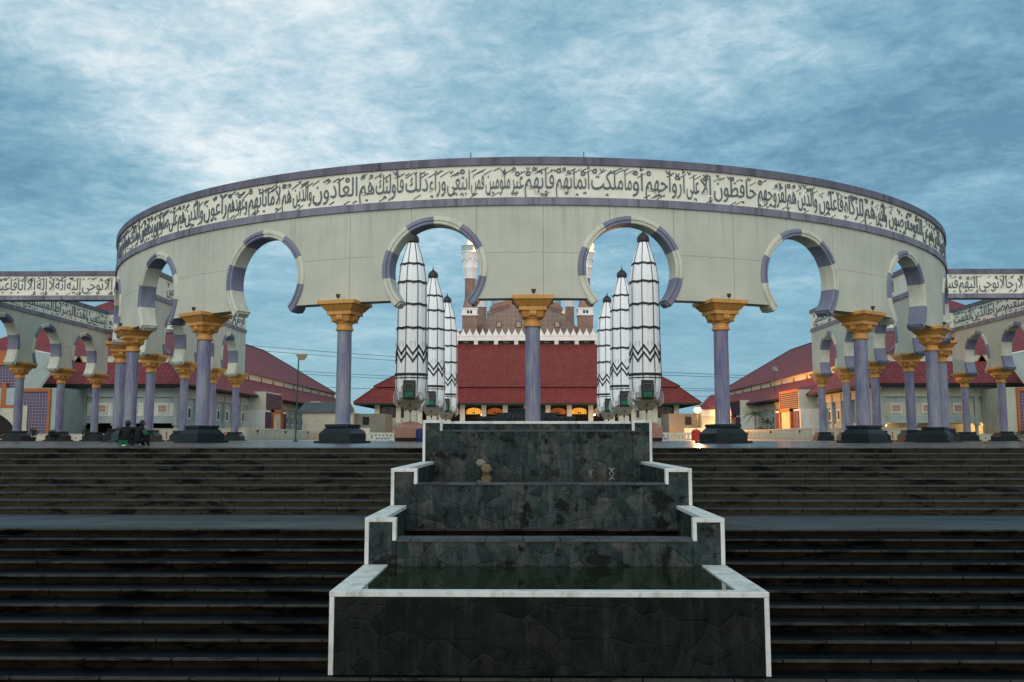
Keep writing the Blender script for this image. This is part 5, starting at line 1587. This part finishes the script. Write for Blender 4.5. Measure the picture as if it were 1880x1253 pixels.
def palm(loc, h, fr, lab, r=1.6, base=True):
    t = thing('palm_tree', lab, 'palm', loc, 0, None)
    rnd = random.Random(int(loc[1]))
    m = MB(); m.tube([(0, 0, 0), (.08, 0, h * .5), (0, 0, h)], [.13, .10, .09], 8); m.build('trunk', 'trunk_brown', t)
    m = MB()
    for k in range(fr):
        a = k * 2.4; el = rnd.uniform(-.2, 1.1); L_ = r * rnd.uniform(.75, 1.15)
        pts = []
        for j in range(7):
            s_ = j / 6
            rr = L_ * s_ * math.cos(el * (1 - s_ * .5)); zz2 = h + L_ * (math.sin(el) * s_ - .75 * s_ * s_)
            pts.append(Vector((math.cos(a) * rr, math.sin(a) * rr, zz2)))
        m.tube(pts, .015, 3)
        sd = Vector((-math.sin(a), math.cos(a), 0))
        for j in range(1, 7):
            for q in range(3):
                p0 = pts[j - 1].lerp(pts[j], q / 3); dr = (pts[j] - pts[j - 1]).normalized()
                for s2 in (-1, 1):
                    tip = p0 + sd * s2 * .42 * (1.1 - j / 8) + dr * .22 - Vector((0, 0, .12))
                    m.poly([p0 - dr * .035, p0 + dr * .035, tip], [(0, 1, 2)])
    m.build('crown', 'palm_green', t, recalc=False, weld=False)
    return t


palm((-42.8, 181, 0), 3.2, 26, 'small palm in front of the left hall between its two entrance boxes', 1.9)
shrub((-43.6, 176, 0), [((0, 0, 1.2), (.9, .8, 1.1))], 'small dark bush beside the palm at the left hall', 'leaf_dark', n=400, size=.16)
palm((43.2, 175, 0), 4.9, 30, 'taller palm in front of the right hall beside the first right column', 2.6)
palm((44.6, 172, 0), 3.4, 26, 'shorter palm just right of the taller one at the right hall', 2.3)
shrub((43.6, 170, 0), [((-.6, 0, 1.4), (1.3, .9, 1.1)), ((1.4, 0, 1.3), (1.2, .9, 1.1))], 'dark bush at the foot of the palms by the right hall', 'leaf_dark', n=600, size=.16)

# distant greenery line behind everything
m = MB(); rnd = random.Random(5)
for i in range(700):
    xx = rnd.uniform(-420, 420); leaf_cloud(m, (xx, 520 + rnd.uniform(-20, 20), rnd.uniform(2, 7)), (7, 4, 4), 14, 1.6, i)
o = m.build('distant_trees', 'leaf_dark', recalc=False, weld=False); o['kind'] = 'stuff'; o['label'] = 'far dark line of trees'; o['category'] = 'trees'


# ------------------------------------------------------------------ people on the plaza edge
def skin_body(name, verts, edges, radii, mat, parent, root=0, sub=2):
    me = bpy.data.meshes.new(name); me.from_pydata(verts, edges, [])
    o = bpy.data.objects.new(name, me); COL.objects.link(o)
    sk = o.modifiers.new('s', 'SKIN'); sk.use_smooth_shade = True
    for i, r in enumerate(radii):
        r = r if isinstance(r, tuple) else (r, r)
        me.skin_vertices[0].data[i].radius = r
    me.skin_vertices[0].data[root].use_root = True
    sb = o.modifiers.new('u', 'SUBSURF'); sb.levels = sub; sb.render_levels = sub
    bpy.context.view_layer.update()
    nm = bpy.data.meshes.new_from_object(o.evaluated_get(bpy.context.evaluated_depsgraph_get()))
    bpy.data.objects.remove(o); bpy.data.meshes.remove(me)
    nm.name = name; nm.materials.clear()
    for q in (mat if isinstance(mat, list) else [mat]): nm.materials.append(MATS[q])
    o = bpy.data.objects.new(name, nm); COL.objects.link(o); o.parent = parent
    return o


def person(loc, rz, lean, lab, jacket, trouser, sleeve=None):
    """sitting on a low stool, seen from behind; local -y is the back"""
    t = thing('person', lab, 'person', loc, rz)
    hip = .17
    V = [(0, 0, hip), (0, lean * .3, hip + .16), (0, lean * .7, hip + .33), (0, lean, hip + .46), (0, lean * 1.25, hip + .53), (0, lean * 1.5, hip + .62),   # 0-5 pelvis, waist, chest, shoulders, neck, head
         (-.19, lean, hip + .43), (-.27, lean + .10, hip + .20), (-.14, lean + .30, hip + .16),     # 6-8 left arm
         (.19, lean, hip + .43), (.27, lean + .10, hip + .20), (.14, lean + .30, hip + .16),        # 9-11 right arm
         (-.10, .06, hip), (-.19, .36, hip + .10), (-.16, .34, -.12 + hip), (-.16, .44, .04),         # 12-15 left leg
         (.10, .06, hip), (.19, .36, hip + .10), (.16, .34, -.12 + hip), (.16, .44, .04)]
    Ed = [(0, 1), (1, 2), (2, 3), (3, 4), (4, 5), (3, 6), (6, 7), (7, 8), (3, 9), (9, 10), (10, 11), (0, 12), (12, 13), (13, 14), (14, 15), (0, 16), (16, 17), (17, 18), (18, 19)]
    Rr = [(.16, .13), (.15, .12), (.18, .13), (.15, .11), .055, .095, .075, .055, .035, .075, .055, .035, .10, .075, .055, .04, .10, .075, .055, .04]
    skin_body('body', V, Ed, Rr, jacket, t)
    hd = Vector(V[5])
    m = MB(); m.lathe([(.02, -.11), (.075, -.08), (.1, -.02), (.105, .04), (.08, .09), (.02, .125)], 14); o = m.build('hair', 'hair_black', t, smooth=True); o.location = hd + Vector((0, -.015, .02))
    m = MB(); m.lathe([(.19, .0), (.20, .02), (.17, .03)], 14, 0); n0 = len(m.v)
    for k in range(10):
        a = 2 * PI * k / 10; m.box(math.cos(a) * .16 - .012, math.cos(a) * .16 + .012, math.sin(a) * .16 - .012, math.sin(a) * .16 + .012, -.17, .0)
    if sleeve:
        for sgn in (1,):
            skin_body('sleeve', [(sgn * .18, lean + .0, hip + .43), (sgn * .25, lean + .07, hip + .28), (sgn * .27, lean + .11, hip + .19)], [(0, 1), (1, 2)], [.092, .078, .066], sleeve, t, 0, 1)
    for sgn, iv in ((-1, 8), (1, 11)):
        p = V[iv]
        vs = [p]; es = []; rr = [.028]
        base = Vector(p)
        for f_, (dx, dy, dz) in enumerate(((-.030, .05, .0), (-.012, .065, .0), (.008, .062, 0), (.026, .05, 0), (sgn * -.045, .02, .01))):
            a1_ = base + Vector((dx, dy * .6, dz)); a2_ = base + Vector((dx * 1.1, dy * 1.15, dz - .02))
            vs += [tuple(a1_), tuple(a2_)]; es += [(0, len(vs) - 2), (len(vs) - 2, len(vs) - 1)]; rr += [.010, .008]
        skin_body('hand', vs, es, rr, 'skin', t, 0, 1)
    # face side of the head
    m = MB(); m.lathe([(.01, -.03), (.018, 0), (.008, .03)], 6); o = m.build('nose', 'skin', t); o.location = hd + Vector((0, .105, -.01))
    m = MB()
    for sgn in (-1, 1): m.lathe([(.012, -.02), (.022, 0), (.012, .025)], 8, cx=sgn * .098)
    o = m.build('ear', 'skin', t); o.location = hd
    return t


person((-14.88, 33.5, 0), R_(10), .16, 'person in dark jacket crouching on a green stool above the steps, left of the pair', 'cloth_black', 'cloth_black')
person((-14.44, 33.4, 0), R_(-38), .14, 'person in dark clothes with a green sleeve crouching above the steps, right of the pair', 'cloth_black', 'cloth_black', 'cloth_green')
for (x_, y_, mt, lab) in ((-14.88, 33.47, 'cloth_green', 'low green plastic stool under the left crouching person'), (-14.44, 33.37, 'cloth_black', 'low dark plastic stool under the right crouching person')):
    m = MB(); m.box(-.17, .17, -.15, .15, .16, .19)
    for k in range(9): m.box(-.165 + k * .0375, -.145 + k * .0375, -.15, -.13, .03, .16)
    for sx in (-1, 1):
        for sy in (-1, 1): m.tube([(sx * .15, sy * .13, .17), (sx * .18, sy * .15, 0)], .014, 5)
    o = m.build('plastic_stool', mt, weld=False); o.location = (x_, y_ - .06, 0); tag(o, lab, 'stool', 'low plastic stools')
m = MB(); m.lathe([(.05, 0), (.07, .01), (.06, .03), (.02, .04)], 10); o = m.build('paper_cup', 'sign_white', smooth=True); o.location = (-14.55, 32.6, 0); tag(o, 'small white crumpled paper on the floor by the crouching people', 'litter')
